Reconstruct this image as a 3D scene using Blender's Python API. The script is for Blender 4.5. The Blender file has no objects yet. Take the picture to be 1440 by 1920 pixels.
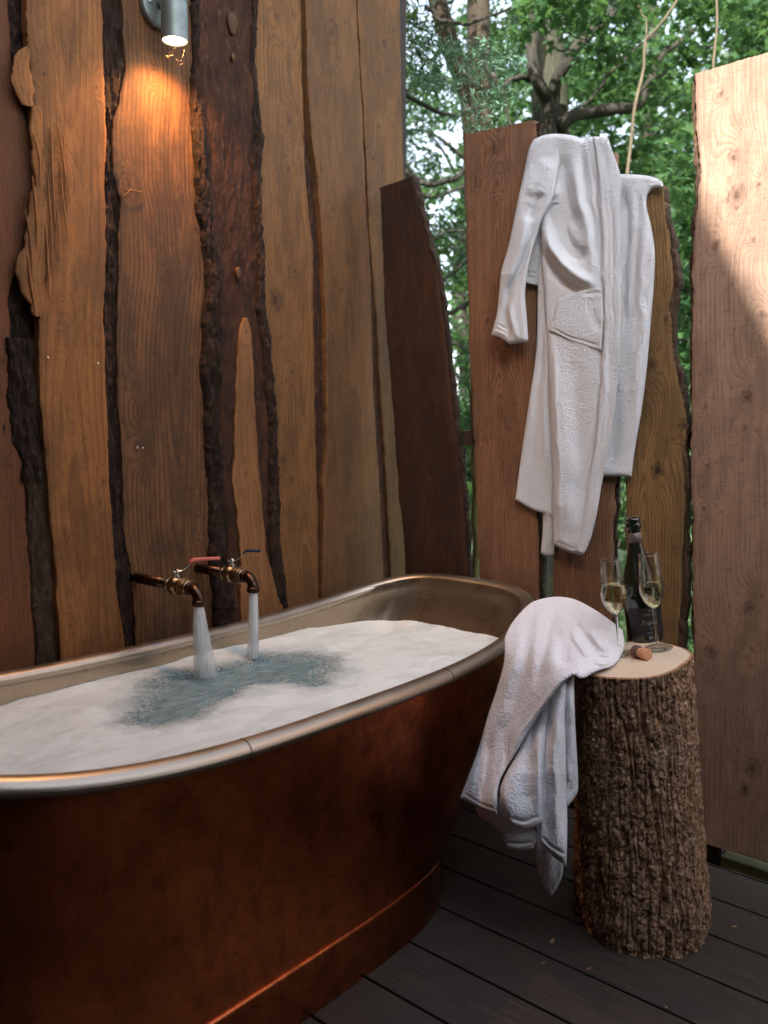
import bpy, bmesh, math, random
import numpy as np
from mathutils import Vector, Matrix

# ------------------------------------------------------------------ camera, world, sun, exposure
SC = bpy.context.scene
COL = SC.collection
H = 1.2
PITCH = math.radians(5.71)
YAW = math.radians(41)
cam_d = bpy.data.cameras.new('camera')
cam = bpy.data.objects.new('camera', cam_d)
COL.objects.link(cam)
cam.location = (0, 0, H)
cam.rotation_euler = (math.pi/2-PITCH, 0, YAW)
cam_d.sensor_fit = 'VERTICAL'
cam_d.sensor_height = 36
cam_d.lens = 30
cam_d.clip_start = .02
cam_d.clip_end = 500
cam_d.dof.use_dof = True
cam_d.dof.focus_distance = 2.25
cam_d.dof.aperture_fstop = 3.2
SC.camera = cam

SUN_DIR = Vector((-.30, .62, -.56)).normalized()      # direction the sunlight travels
SUN_EL = math.asin(-SUN_DIR.z)
w = bpy.data.worlds.new("World")
SC.world = w
w.use_nodes = True
wn = w.node_tree.nodes
sky = wn.new('ShaderNodeTexSky')
sky.sky_type = 'NISHITA'
sky.sun_disc = False
sky.sun_elevation = SUN_EL
# the sky's sun at rotation 0 stands over +Y, positive rotation turns it towards +X
sky.sun_rotation = math.atan2(-SUN_DIR.x, -SUN_DIR.y)
sky.air_density = 1.0
sky.dust_density = 2.5
hs_ = wn.new('ShaderNodeHueSaturation')          # thin bright cloud: the sky is nearly white
hs_.inputs['Saturation'].default_value = 0.52
w.node_tree.links.new(sky.outputs[0], hs_.inputs['Color'])
w.node_tree.links.new(hs_.outputs[0], wn['Background'].inputs[0])
wn['Background'].inputs[1].default_value = 0.15
sun_d = bpy.data.lights.new('sun', 'SUN')
sun_d.energy = 5.0
sun_d.angle = math.radians(.55)
sun_d.color = (1, .965, .92)
sun = bpy.data.objects.new('sun', sun_d)
COL.objects.link(sun)
sun.rotation_euler = SUN_DIR.to_track_quat('-Z', 'Y').to_euler()
SC.view_settings.view_transform = 'Standard'
SC.view_settings.look = 'None'
SC.view_settings.gamma = 1
SC.view_settings.use_curve_mapping = False
SC.view_settings.exposure = 2.12
SC.render.engine = 'CYCLES'
SC.cycles.max_bounces = 8
SC.cycles.transparent_max_bounces = 16

# ------------------------------------------------------------------ measuring helpers (photo point -> point on a real plane)
def _rx(a): return np.array([[1,0,0],[0,math.cos(a),-math.sin(a)],[0,math.sin(a),math.cos(a)]])
def _rz(a): return np.array([[math.cos(a),-math.sin(a),0],[math.sin(a),math.cos(a),0],[0,0,1]])
CR = _rz(YAW)@_rx(math.pi/2-PITCH)
CC = np.array([0,0,H])
def ray(px, py):
    px = np.asarray(px, float); py = np.asarray(py, float)
    d = np.stack([(px-720)/1600, -(py-960)/1600, -np.ones_like(px)], -1)
    return d@CR.T
def onax(px, py, ax, val):
    d = ray(px, py); t = (val-CC[ax])/d[..., ax]
    return CC+d*np.asarray(t)[..., None]
def at(px, py, D):
    return CC+ray(px, py)*np.asarray(D, float)[..., None]
FWD = np.array([-math.sin(YAW), math.cos(YAW), 0]); RGT = np.array([math.cos(YAW), math.sin(YAW), 0])
def world(r, d, z): return FWD*d+RGT*r+np.array([0,0,1.])*z

# ------------------------------------------------------------------ noise
def _h(i, j, k, s):
    n = (i.astype(np.int64)*73856093) ^ (j.astype(np.int64)*19349663) ^ (k.astype(np.int64)*83492791) ^ (s*2654435761 & 0x7fffffff)
    n = (n ^ (n >> 13))*1274126177 & 0x7fffffff
    n = (n ^ (n >> 16))*668265263 & 0x7fffffff
    return ((n ^ (n >> 15)) & 0xffff)/65535.0
def vn(x, y, z=0., s=0):
    x, y, z = np.broadcast_arrays(np.asarray(x, float), np.asarray(y, float), np.asarray(z, float))
    i, j, k = np.floor(x), np.floor(y), np.floor(z)
    u, v, q = x-i, y-j, z-k
    u = u*u*(3-2*u); v = v*v*(3-2*v); q = q*q*(3-2*q)
    def c(a, b, d): return _h(i+a, j+b, k+d, s)
    r = 0
    for d, qq in ((0, 1-q), (1, q)):
        r = r+qq*((c(0,0,d)*(1-u)+c(1,0,d)*u)*(1-v)+(c(0,1,d)*(1-u)+c(1,1,d)*u)*v)
    return r*2-1
def fbm(x, y, z=0., s=0, o=4, g=.5):
    t = 0; a = 1
    for n in range(o):
        t = t+a*vn(x*2**n, y*2**n, np.asarray(z)*2**n, s+n*17); a *= g
    return t

# ------------------------------------------------------------------ objects
def thing(name, label=None, cat=None, loc=(0,0,0), group=None, kind=None):
    o = bpy.data.objects.new(name, None); COL.objects.link(o); o.location = loc
    o.empty_display_size = .05
    tag(o, label, cat, group, kind); return o
def tag(o, label=None, cat=None, group=None, kind=None):
    if label: o['label'] = label
    if cat: o['category'] = cat
    if group: o['group'] = group
    if kind: o['kind'] = kind
    return o
def link(name, me, mat=None, parent=None, smooth=True):
    o = bpy.data.objects.new(name, me); COL.objects.link(o)
    if mat: me.materials.append(mat)
    if smooth and len(me.polygons):
        me.polygons.foreach_set('use_smooth', np.ones(len(me.polygons), bool))
    if parent:
        o.parent = parent
        T = Vector((0,0,0)); p = parent
        while p: T += p.location; p = p.parent
        me.transform(Matrix.Translation(-T))
    me.update()
    return o
def mesh_np(name, V, F, attrs=None, mi=None):
    """V (n,3); F (m,3|4) int"""
    V = np.asarray(V, np.float32); F = np.asarray(F, np.int32)
    me = bpy.data.meshes.new(name)
    me.vertices.add(len(V)); me.vertices.foreach_set('co', V.ravel())
    k = F.shape[1]
    me.loops.add(F.size); me.loops.foreach_set('vertex_index', F.ravel())
    me.polygons.add(len(F))
    me.polygons.foreach_set('loop_start', np.arange(0, F.size, k, dtype=np.int32))
    if mi is not None: me.polygons.foreach_set('material_index', np.asarray(mi, np.int32))
    me.update(calc_edges=True)
    for n, a in (attrs or {}).items():
        at_ = me.attributes.new(n, 'FLOAT', 'POINT'); at_.data.foreach_set('value', np.asarray(a, np.float32).ravel())
    return me
def grid_faces(nr, nc, wrap=False):
    r = np.arange(nr-1)[:, None]; c = np.arange(nc if wrap else nc-1)[None, :]
    c2 = (c+1) % nc
    return np.stack([r*nc+c, r*nc+c2, (r+1)*nc+c2, (r+1)*nc+c], -1).reshape(-1, 4)
def grid_mesh(name, P, wrap=False, attrs=None, flip=False):
    nr, nc = P.shape[:2]
    F = grid_faces(nr, nc, wrap)
    if flip: F = F[:, ::-1]
    return mesh_np(name, P.reshape(-1, 3), F, attrs)
def solid_grid(name, A, B, attrs=None):
    """front grid A, back grid B -> closed solid"""
    nr, nc = A.shape[:2]; n = nr*nc
    F = grid_faces(nr, nc)
    G = F[:, ::-1]+n
    edge = np.concatenate([np.arange(nc), np.arange(1, nr)*nc+nc-1, (nr-1)*nc+np.arange(nc-2, -1, -1), np.arange(nr-2, 0, -1)*nc])
    e2 = np.roll(edge, -1)
    S = np.stack([e2, edge, edge+n, e2+n], -1)
    at_ = {k: np.concatenate([np.ravel(v), np.ravel(v)]) for k, v in (attrs or {}).items()}
    return mesh_np(name, np.concatenate([A.reshape(-1, 3), B.reshape(-1, 3)]), np.concatenate([F, G, S]), at_)
def tube_np(path, rad, seg=16, caps=True, up=(0,0,1)):
    path = np.asarray(path, float); rad = np.broadcast_to(np.asarray(rad, float), len(path))
    tan = np.gradient(path, axis=0)
    ln = np.linalg.norm(tan, axis=1); 
    for i in range(len(ln)):
        if ln[i] < 1e-9: tan[i] = tan[i-1] if i else path[-1]-path[0]
    tan /= np.linalg.norm(tan, axis=1)[:, None]
    u = np.array(up, float)
    if abs(tan[0]@u) > .95: u = np.array([1., 0, 0])
    rings = []
    for p, t, r in zip(path, tan, rad):
        a = np.cross(t, u); a /= np.linalg.norm(a); u = np.cross(a, t)
        th = np.linspace(0, 2*math.pi, seg, endpoint=False)[:, None]
        rings.append(p+r*(np.cos(th)*a+np.sin(th)*u))
    P = np.array(rings); F = grid_faces(len(path), seg, True)
    V = P.reshape(-1, 3)
    if caps:
        n = len(V); V = np.concatenate([V, path[:1], path[-1:]])
        i = np.arange(seg); j = (i+1) % seg; L = (len(path)-1)*seg
        F = np.concatenate([F, np.stack([j, i, np.full(seg, n), np.full(seg, n)], -1), np.stack([L+i, L+j, np.full(seg, n+1), np.full(seg, n+1)], -1)])
    return V, F
def to_tris(F):
    F = np.asarray(F)
    a = F[:, [0,1,2]]; b = F[F[:, 2] != F[:, 3]][:, [0,2,3]]
    return np.concatenate([a, b])
class MB:
    def __init__(s): s.V = []; s.F = []; s.n = 0; s.A = {}
    def add(s, V, F, **at_):
        V = np.asarray(V, float).reshape(-1, 3); s.V.append(V); s.F.append(to_tris(F)+s.n if np.asarray(F).shape[1] == 4 else np.asarray(F)+s.n); s.n += len(V)
        for k, v in at_.items(): s.A.setdefault(k, []).append(np.broadcast_to(v, len(V)))
        return s
    def tube(s, path, rad, seg=16, caps=True, **a):
        V, F = tube_np(path, rad, seg, caps); return s.add(V, F, **a)
    def box(s, lo, hi, M=None):
        x0,y0,z0 = lo; x1,y1,z1 = hi
        V = np.array([[x0,y0,z0],[x1,y0,z0],[x1,y1,z0],[x0,y1,z0],[x0,y0,z1],[x1,y0,z1],[x1,y1,z1],[x0,y1,z1]], float)
        if M is not None: V = V@np.asarray(M)[:3, :3].T
        F = np.array([[0,3,2,1],[4,5,6,7],[0,1,5,4],[1,2,6,5],[2,3,7,6],[3,0,4,7]])
        return s.add(V, F)
    def build(s, name, mat, parent=None, smooth=True):
        me = mesh_np(name, np.concatenate(s.V), np.concatenate(s.F), {k: np.concatenate(v) for k, v in s.A.items()})
        return link(name, me, mat, parent, smooth)
def autosmooth(o, deg=35):
    bm = bmesh.new(); bm.from_mesh(o.data)
    for e in bm.edges:
        if len(e.link_faces) == 2 and e.calc_face_angle(0) > math.radians(deg): e.smooth = False
    bm.to_mesh(o.data); bm.free()
def bevel_box(name, lo, hi, mat, parent=None, b=.003, seg=2):
    bm = bmesh.new(); bmesh.ops.create_cube(bm, size=1)
    for v in bm.verts:
        v.co = Vector([lo[i]+(v.co[i]+.5)*(hi[i]-lo[i]) for i in range(3)])
    bmesh.ops.bevel(bm, geom=bm.edges[:], offset=b, segments=seg, profile=.6, affect='EDGES')
    me = bpy.data.meshes.new(name); bm.to_mesh(me); bm.free()
    return link(name, me, mat, parent, False)
def lathe_np(prof, seg=48, c=(0,0,0)):
    """prof list of (r,z)"""
    pr = np.array(prof, float); th = np.linspace(0, 2*math.pi, seg, endpoint=False)
    P = np.stack([pr[:, 0][:, None]*np.cos(th), pr[:, 0][:, None]*np.sin(th), np.repeat(pr[:, 1][:, None], seg, 1)], -1)+np.array(c)
    return P.reshape(-1, 3), grid_faces(len(pr), seg, True)
def crv(pts, n):
    """smooth resample (Catmull-Rom by arc length)"""
    p = np.asarray(pts, float)
    if len(p) < 3: 
        t = np.linspace(0, 1, n)[:, None]; return p[0]*(1-t)+p[-1]*t
    q = np.vstack([2*p[0]-p[1], p, 2*p[-1]-p[-2]]); out = []
    for i in range(1, len(q)-2):
        t = np.linspace(0, 1, 13)[:-1, None]; a, b, c, d = q[i-1], q[i], q[i+1], q[i+2]
        out.append(.5*((2*b)+(c-a)*t+(2*a-5*b+4*c-d)*t**2+(3*b-a-3*c+d)*t**3))
    out = np.vstack(out+[p[-1:]])
    s = np.r_[0, np.cumsum(np.linalg.norm(np.diff(out, axis=0), axis=1))]
    u = np.linspace(0, s[-1], n)
    return np.stack([np.interp(u, s, out[:, k]) for k in range(p.shape[1])], -1)
def lin(pts, n):
    p = np.asarray(pts, float); s = np.r_[0, np.cumsum(np.linalg.norm(np.diff(p, axis=0), axis=1))]
    u = np.linspace(0, s[-1], n)
    return np.stack([np.interp(u, s, p[:, k]) for k in range(p.shape[1])], -1)

# ------------------------------------------------------------------ materials
class NT:
    def __init__(s, name):
        s.m = bpy.data.materials.new(name); s.m.use_nodes = True
        s.t = s.m.node_tree; s.p = s.t.nodes['Principled BSDF']; s.out = s.t.nodes['Material Output']
    def n(s, typ, props=None, **ins):
        nd = s.t.nodes.new('ShaderNode'+typ)
        for k, v in (props or {}).items(): setattr(nd, k, v)
        for k, v in ins.items():
            key = int(k[1:]) if k[0] == 'i' and k[1:].isdigit() else k
            s.set(nd.inputs[key], v)
        return nd
    def set(s, sock, v):
        if hasattr(v, 'is_output') or isinstance(v, bpy.types.NodeSocket): s.t.links.new(v, sock)
        elif isinstance(v, bpy.types.Node): s.t.links.new(v.outputs[0], sock)
        else: sock.default_value = v
    def coord(s, kind='Object', scale=(1,1,1), loc=(0,0,0)):
        c = s.n('TexCoord').outputs[kind]
        return s.n('Mapping', None, i0=c, i1=loc, i3=scale).outputs[0]
    def noise(s, vec, scale, detail=3, rough=.55, dist=0.):
        nd = s.n('TexNoise', None, Vector=vec, Scale=scale, Detail=detail, Roughness=rough, Distortion=dist)
        return nd.outputs[0]
    def ramp(s, fac, stops, interp='LINEAR'):
        r = s.n('ValToRGB', None, Fac=fac); cr = r.color_ramp; cr.interpolation = interp
        while len(cr.elements) < len(stops): cr.elements.new(.5)
        for e, (p, c) in zip(cr.elements, stops):
            e.position = p; e.color = (c, c, c, 1) if isinstance(c, (int, float)) else (*c, 1)
        return r.outputs[0]
    def mix(s, fac, a, b, mode='MIX'):
        m = s.n('Mix', {'data_type': 'RGBA', 'blend_type': mode})
        s.set(m.inputs[0], fac)
        for i, v in ((6, a), (7, b)):
            s.set(m.inputs[i], (*v, 1) if isinstance(v, tuple) and len(v) == 3 else v)
        return m.outputs[2]
    def math(s, op, a, b=0., c=0., clamp=False):
        m = s.n('Math', {'operation': op, 'use_clamp': clamp}); s.set(m.inputs[0], a); s.set(m.inputs[1], b); s.set(m.inputs[2], c); return m.outputs[0]
    def attr(s, name): return s.n('Attribute', {'attribute_name': name}).outputs['Fac']
    def bump(s, h, strength=.5, dist=.002, normal=None):
        b = s.n('Bump', None, Height=h, Strength=strength, Distance=dist)
        if normal is not None: s.set(b.inputs['Normal'], normal)
        return b.outputs[0]
    def P(s, **kw):
        for k, v in kw.items():
            k = {'color': 'Base Color', 'rough': 'Roughness', 'normal': 'Normal', 'metal': 'Metallic', 'spec': 'Specular IOR Level', 'trans': 'Transmission Weight', 'ior': 'IOR', 'coat': 'Coat Weight', 'sheen': 'Sheen Weight', 'alpha': 'Alpha'}.get(k, k)
            if isinstance(v, tuple) and len(v) == 3 and k == 'Base Color': v = (*v, 1)
            s.set(s.p.inputs[k], v)
        return s.m

def wood_mat(name, light, dark, stain, stain_amt=.4, ring_amt=.6, saw=.5, knot=(.05,.02,.01), rough=.7):
    N = NT(name)
    oi = N.n('ObjectInfo').outputs['Random']
    base = N.n('TexCoord').outputs['Object']
    off = N.n('CombineXYZ', None, X=N.math('MULTIPLY', oi, 13.), Y=N.math('MULTIPLY', oi, 7.), Z=N.math('MULTIPLY', oi, 31.)).outputs[0]
    v = N.n('VectorMath', {'operation': 'ADD'}, i0=base, i1=off).outputs[0]
    fib = N.noise(N.n('Mapping', None, i0=v, i3=(160,160,5)).outputs[0], 1., 5, .65)
    fib2 = N.noise(N.n('Mapping', None, i0=v, i3=(300,300,9)).outputs[0], 1., 4, .7)
    ringa = N.attr('ring')
    rn = N.math('ADD', ringa, N.math('MULTIPLY', N.noise(N.n('Mapping', None, i0=v, i3=(30,30,3)).outputs[0], 1., 2), .35))
    fr = N.math('FRACT', rn)
    late = N.ramp(fr, [(0, 0), (.45, .12), (.8, .75), (.93, 1), (1, 0)])
    fr2 = N.math('FRACT', N.math('MULTIPLY', rn, .23))
    broad = N.ramp(fr2, [(0, .2), (.5, 1), (1, .2)])
    blot = N.noise(N.n('Mapping', None, i0=v, i3=(9,9,2.2)).outputs[0], 1., 4, .6)
    blot2 = N.noise(N.n('Mapping', None, i0=v, i3=(26,26,14)).outputs[0], 1., 4, .7)
    f = N.math('MULTIPLY', late, ring_amt)
    f = N.math('ADD', f, N.math('MULTIPLY', N.math('SUBTRACT', fib, .5), 1.35))
    f = N.math('ADD', f, N.math('MULTIPLY', N.math('SUBTRACT', broad, .5), .25), clamp=True)
    c = N.mix(f, light, dark)
    sp = N.ramp(N.math('ADD', blot, N.math('MULTIPLY', N.math('SUBTRACT', blot2, .5), .7)), [(.40, 0), (.60, 1)])
    c = N.mix(N.math('MULTIPLY', sp, stain_amt), c, stain)
    # dirt flecks
    fl = N.ramp(N.noise(N.n('Mapping', None, i0=v, i3=(120,120,48)).outputs[0], 1., 4, .75), [(.58, 0), (.68, 1)])
    c = N.mix(N.math('MULTIPLY', fl, .55), c, tuple(x*.35 for x in stain))
    c = N.mix(N.math('MULTIPLY', N.ramp(fib2, [(.35, 1), (.55, 0)]), .25), c, tuple(x*.6 for x in dark))
    kn = N.math('MULTIPLY', N.attr('knot'), N.ramp(blot2, [(.3, .55), (.6, 1.15)]))
    c = N.mix(N.math('MULTIPLY', kn, .9, clamp=True), c, knot)
    # saw marks: fine lines across the board, slightly slanted
    sv = N.n('Mapping', None, i0=v, i2=(.05,.05,0), i3=(11,11,300)).outputs[0]
    sw = N.noise(sv, 1., 3, .6)
    swm = N.ramp(N.noise(N.n('Mapping', None, i0=v, i3=(9,9,12)).outputs[0], 1., 4, .65), [(.42, 0), (.66, 1)])
    c = N.mix(N.math('MULTIPLY', N.ramp(sw, [(.35, 1), (.5, 0)]), N.math('MULTIPLY', swm, saw*.55)), c, tuple(x*.55 for x in dark))
    h = N.math('ADD', N.math('MULTIPLY', late, -.25), N.math('MULTIPLY', fib, .7))
    h = N.math('ADD', h, N.math('MULTIPLY', N.math('MULTIPLY', sw, N.math('ADD', swm, .25)), saw*1.3))
    h = N.math('ADD', h, N.math('MULTIPLY', fib2, .35))
    h = N.math('ADD', h, N.math('MULTIPLY', blot2, .5))
    return N.P(color=c, rough=rough, normal=N.bump(h, .55, .0025), spec=.3)
def bark_mat(name, a, b, c3, sc=1.):
    N = NT(name)
    v = N.n('TexCoord').outputs['Object']
    n1 = N.noise(N.n('Mapping', None, i0=v, i3=(45*sc,45*sc,16*sc)).outputs[0], 1., 6, .65, .6)
    n2 = N.noise(N.n('Mapping', None, i0=v, i3=(150*sc,150*sc,60*sc)).outputs[0], 1., 5, .7)
    n3 = N.noise(N.n('Mapping', None, i0=v, i3=(14,14,5)).outputs[0], 1., 3, .6)
    hh = N.attr('h')
    c = N.mix(N.ramp(n1, [(.36, 0), (.62, 1)]), a, b)
    c = N.mix(N.math('MULTIPLY', N.ramp(N.math('ADD', n2, N.math('MULTIPLY', hh, .12)), [(.55, 0), (.72, 1)]), .8), c, c3)
    c = N.mix(N.math('MULTIPLY', N.ramp(n3, [(.45, 0), (.65, 1)]), .5), c, tuple(x*.5 for x in a))
    h = N.math('ADD', N.math('MULTIPLY', n1, .8), N.math('MULTIPLY', n2, .8))
    return N.P(color=c, rough=.85, normal=N.bump(h, .9, .004), spec=.25)
def flat_mat(name, color, rough=.5, metal=0., var=.15, sc=40, bump=0., **kw):
    N = NT(name)
    n = N.noise(N.coord(), sc, 4, .6)
    c = N.mix(N.ramp(n, [(.3, 0), (.7, 1)]), tuple(x*(1-var) for x in color), tuple(min(1, x*(1+var)) for x in color))
    if bump: kw['normal'] = N.bump(n, bump, .002)
    return N.P(color=c, rough=rough, metal=metal, **kw)

M = {}
M['wood_orange'] = wood_mat('wood_orange', (0.33, 0.13, 0.034), (0.13, 0.045, 0.011), (0.06, 0.032, 0.014), 0.45, .45, .35)
M['wood_red'] = wood_mat('wood_red', (0.1990,0.0705,0.0250), (0.0965,0.0318,0.0108), (0.0634,0.0296,0.0138), .35, .4, .3)
M['wood_brown'] = wood_mat('wood_brown', (0.185, 0.08, 0.027), (0.07, 0.027, 0.009), (0.045, 0.025, 0.013), 0.6, .75, .35)
M['wood_tan'] = wood_mat('wood_tan', (0.235, 0.104, 0.032), (0.095, 0.037, 0.011), (0.065, 0.036, 0.016), 0.45, .55, .5)
M['wood_olive'] = wood_mat('wood_olive', (0.175, 0.08, 0.027), (0.07, 0.028, 0.009), (0.05, 0.028, 0.013), 0.5, .4, .5)
M['wood_dark'] = wood_mat('wood_dark', (0.06, 0.024, 0.011), (0.026, 0.01, 0.005), (0.013, 0.008, 0.005), 0.55, .7, .3)
M['wood_pink'] = wood_mat('wood_pink', (0.31, 0.192, 0.13), (0.155, 0.082, 0.05), (0.115, 0.075, 0.052), 0.45, .45, .5, (0.0480,0.0212,0.0131))
M['wood_fence'] = wood_mat('wood_fence', (0.2528,0.1305,0.0699), (0.1194,0.0496,0.0250), (0.0722,0.0402,0.0224), .4, .8, .35, (0.0248,0.0090,0.0048))
M['wood_gold'] = wood_mat('wood_gold', (0.2414,0.1380,0.0514), (0.1054,0.0493,0.0179), (0.0619,0.0410,0.0187), .45, .75, .3, (0.0149,0.0065,0.0032))
M['wood_heart'] = wood_mat('wood_heart', (0.2866,0.1265,0.0437), (0.1354,0.0523,0.0175), (0.0630,0.0282,0.0120), .3, .4, .3)
M['bark'] = bark_mat('bark', (0.0378,0.0176,0.0098), (0.0151,0.0080,0.0049), (0.0924,0.0480,0.0245))
M['bark_red'] = bark_mat('bark_red', (0.0714,0.0272,0.0126), (0.0294,0.0120,0.0063), (0.1176,0.0520,0.0245), .7)
M['bark_grey'] = bark_mat('bark_grey', (0.0840,0.0464,0.0245), (0.0294,0.0160,0.0084), (0.1680,0.1040,0.0595))
bs = NT('bark_stump'); v = bs.n('TexCoord').outputs['Object']
n1 = bs.noise(bs.n('Mapping', None, i0=v, i3=(30,30,17)).outputs[0], 1., 6, .7, .8)
n2 = bs.noise(bs.n('Mapping', None, i0=v, i3=(120,120,85)).outputs[0], 1., 5, .72, .4)
n3 = bs.noise(bs.n('Mapping', None, i0=v, i3=(9,9,5)).outputs[0], 1., 3, .6)
c = bs.mix(bs.ramp(n1, [(.38, 0), (.6, 1)]), (.17,.083,.040), (.36,.205,.11))
c = bs.mix(bs.ramp(bs.math('ADD', n2, bs.math('MULTIPLY', n3, .25)), [(.60, 0), (.76, 1)]), c, (.62,.44,.30))
c = bs.mix(bs.ramp(n2, [(.34, 1), (.46, 0)]), c, (.045,.026,.016))
c = bs.mix(bs.math('MULTIPLY', bs.ramp(n3, [(.5, 0), (.62, 1)]), .4), c, (.13,.072,.043))
c = bs.mix(bs.math('MULTIPLY', bs.attr('pale'), bs.ramp(n2, [(.4, .2), (.55, 1)])), c, (.60,.56,.50))
M['bark_stump'] = bs.P(color=c, rough=.85, normal=bs.bump(bs.math('ADD', n1, bs.math('MULTIPLY', n2, 1.2)), 1., .006), spec=.25)

# ------------------------------------------------------------------ planks
WX = -2.12      # face of the plank wall stands at x = WX, rooms side +X
FY = 2.34       # face of the board fence stands at y = FY, bath side -Y
def plank(name, plane, L, R, mat, parent, off=0., th=.03, zb=0., ztop=None, top=None, bark=False, res=.006, ragged=0.,
          cx=0., rings=20, depth=.3, knots=(), seed=1, dome=.0, rough=0., zres=None):
    """plane 'W' (x=WX) or 'F' (y=FY); L, R photo polylines of the left and right edges; off = how far the face stands proud"""
    sgn, base = (1, WX) if plane == 'W' else (-1, FY)
    ax = 0 if plane == 'W' else 1; ha = 1-ax
    face = base+sgn*off
    l = onax(*np.array(L, float).T, ax, face); r = onax(*np.array(R, float).T, ax, face)
    l = l[np.argsort(l[:, 2])]; r = r[np.argsort(r[:, 2])]
    if top is not None:
        tp = onax(*np.array(top, float).T, ax, face); zmax = tp[:, 2].max()
    else: zmax = ztop
    nr = int((zmax-zb)/(zres or res*1.4))+2
    T = np.linspace(0, 1, nr)
    def edge(e, z): return np.interp(z, e[:, 2], e[:, ha])
    ztt = zmax
    wid = np.mean(edge(r, np.linspace(zb, zmax, 9))-edge(l, np.linspace(zb, zmax, 9)))
    ncf = max(4, int(wid/res))
    S = np.linspace(0, 1, ncf)
    Z = zb+(zmax-zb)*T[:, None]+0*S[None]
    for _ in range(2):
        A = edge(l, Z)*(1-S)+edge(r, Z)*S
        if top is not None:
            zt = tp[0, 2]+(A-tp[0, ha])/(tp[1, ha]-tp[0, ha])*(tp[1, 2]-tp[0, 2])
            zt = zt+.0015*vn(A*300, 0, seed)
            Z = zb+(zt-zb)*T[:, None]
    # small wander of the edges
    wob = .0022*fbm(Z*28, 0, seed+3, seed, 3)
    A = A+wob*(1-S)**3+.0022*fbm(Z*28, 5, seed+9, seed, 3)*S**3
    A = A+.0011*fbm(Z*130, 0, seed+60, seed+4, 3)*(1-S)**2+.0011*fbm(Z*130, 9, seed+70, seed+6, 3)*S**2
    if bark: A = A+.0030*fbm(Z*32, 0, seed+80, seed+7, 4)*(1-S)**2+.0030*fbm(Z*32, 9, seed+90, seed+8, 4)*S**2
    if ragged:
        rg1 = np.abs(fbm(Z*17, 0, seed+30, seed+1, 3)); rg2 = np.abs(fbm(Z*14, 7, seed+40, seed+2, 3))
        A = A+ragged*(rg1*(1-S)-rg2*S)
    E = np.minimum(S, 1-S)[None]*(edge(r, Z)-edge(l, Z))      # distance from the nearer edge
    d = np.zeros_like(A)
    hh = np.zeros_like(A)
    if bark or rough:
        k = rough or 1.
        rid = 1-np.abs(fbm(A*60, Z*13, seed, seed, 4))
        fine = fbm(A*170, Z*60, seed+2, seed+5, 3)
        hh = rid*1.2-.7+fine*.5
        d += k*(.008*(rid-.75)+.0022*fine+.005*fbm(A*14, Z*5, seed+1, seed+8, 2))
    d += .0018*fbm(A*6, Z*1.6, seed, seed+2, 2)
    if dome:
        q = np.clip(E/max(wid*.5, 1e-4), 0, 1); d += dome*(np.sqrt(1-(1-q)**2)-1)
    lip = np.clip(1-E/.004, 0, 1); d -= .003*lip**2
    # ring figure
    xc = (A-(edge(l, Z)+edge(r, Z))/2)/.11
    dep = depth+.35*vn(Z*1.3, seed, 0, seed)+.12*vn(Z*3.1, seed, 2, seed)
    ring = rings*.5*np.sqrt((xc-cx-.25*vn(Z*1.1, 3, seed, seed+1))**2+dep**2)+.35*fbm(A*9, Z*2.5, seed, seed+4, 2)
    kn = np.zeros_like(A)
    for (kx, ky, kr) in knots:
        kp = onax(np.array([float(kx)]), np.array([float(ky)]), ax, face)[0]
        sc = np.linalg.norm(kp-CC)/1600; rr = kr*sc
        dx = A-kp[ha]; dz = (Z-kp[2])/1.25
        dd = np.sqrt(dx*dx+dz*dz)+rr*.15*vn(A*150, Z*110, 1, seed)
        big = min(1, rr/.008)
        ring = ring+(2.2+2.2*big)*np.exp(-(dx/(2.4*rr+.004))**2-(dz/(3.6*rr+.006))**2)
        kn = np.maximum(kn, np.clip((.62-dd/rr)*4, 0, 1)*.95)
        kn = np.maximum(kn, .38*np.clip((1.0-dd/rr)*5, 0, 1))
        kn = np.maximum(kn, .85*np.clip(1-np.abs(dd/rr-1.02)/.16, 0, 1))
        d += .0012*np.exp(-(dd/(2*rr))**2)-.001*np.clip(1-dd/rr, 0, 1)
    def pt(a, z, dd):
        P = np.zeros(a.shape+(3,)); P[..., ha] = a; P[..., 2] = z; P[..., ax] = base+sgn*(off+dd); return P
    front = pt(A, Z, d)
    back = pt(A, Z, np.full_like(A, -th))
    full = np.concatenate([back[:, :1], front, back[:, -1:]], 1)
    if plane == 'F': pass
    nr_, nc_ = full.shape[:2]
    F = grid_faces(nr_, nc_, True)
    if plane == 'F': F = F[:, :]
    else: F = F
    n = nr_*nc_
    # end cap at the top (fan of quads between front row and straight back)
    topi = (nr_-1)*nc_+np.arange(nc_)
    Vx = full.reshape(-1, 3)
    bk = np.array(full[-1]); 
    bk[:, ax] = base+sgn*(off-th)
    Vx = np.concatenate([Vx, bk]); bi = n+np.arange(nc_)
    cap = np.stack([topi[:-1], topi[1:], bi[1:], bi[:-1]], -1)
    F = np.concatenate([F, cap])
    def ext(a): a = np.concatenate([a[:, :1], a, a[:, -1:]], 1); return np.concatenate([a.ravel(), a[-1]])
    me = mesh_np(name, Vx, F, {'ring': ext(ring), 'knot': ext(kn), 'h': ext(hh)})
    o = link(name, me, mat, parent, True)
    autosmooth_fast(me, 50)
    return o
def autosmooth_fast(me, deg):
    try:
        me.set_sharp_from_angle(angle=math.radians(deg))
    except Exception: pass

wall = thing('plank_wall', 'tall wall of rough live-edge planks with dark bark strips behind the bathtub', 'wall', (WX, 1.3, 0))
ZT = 2.95
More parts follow.
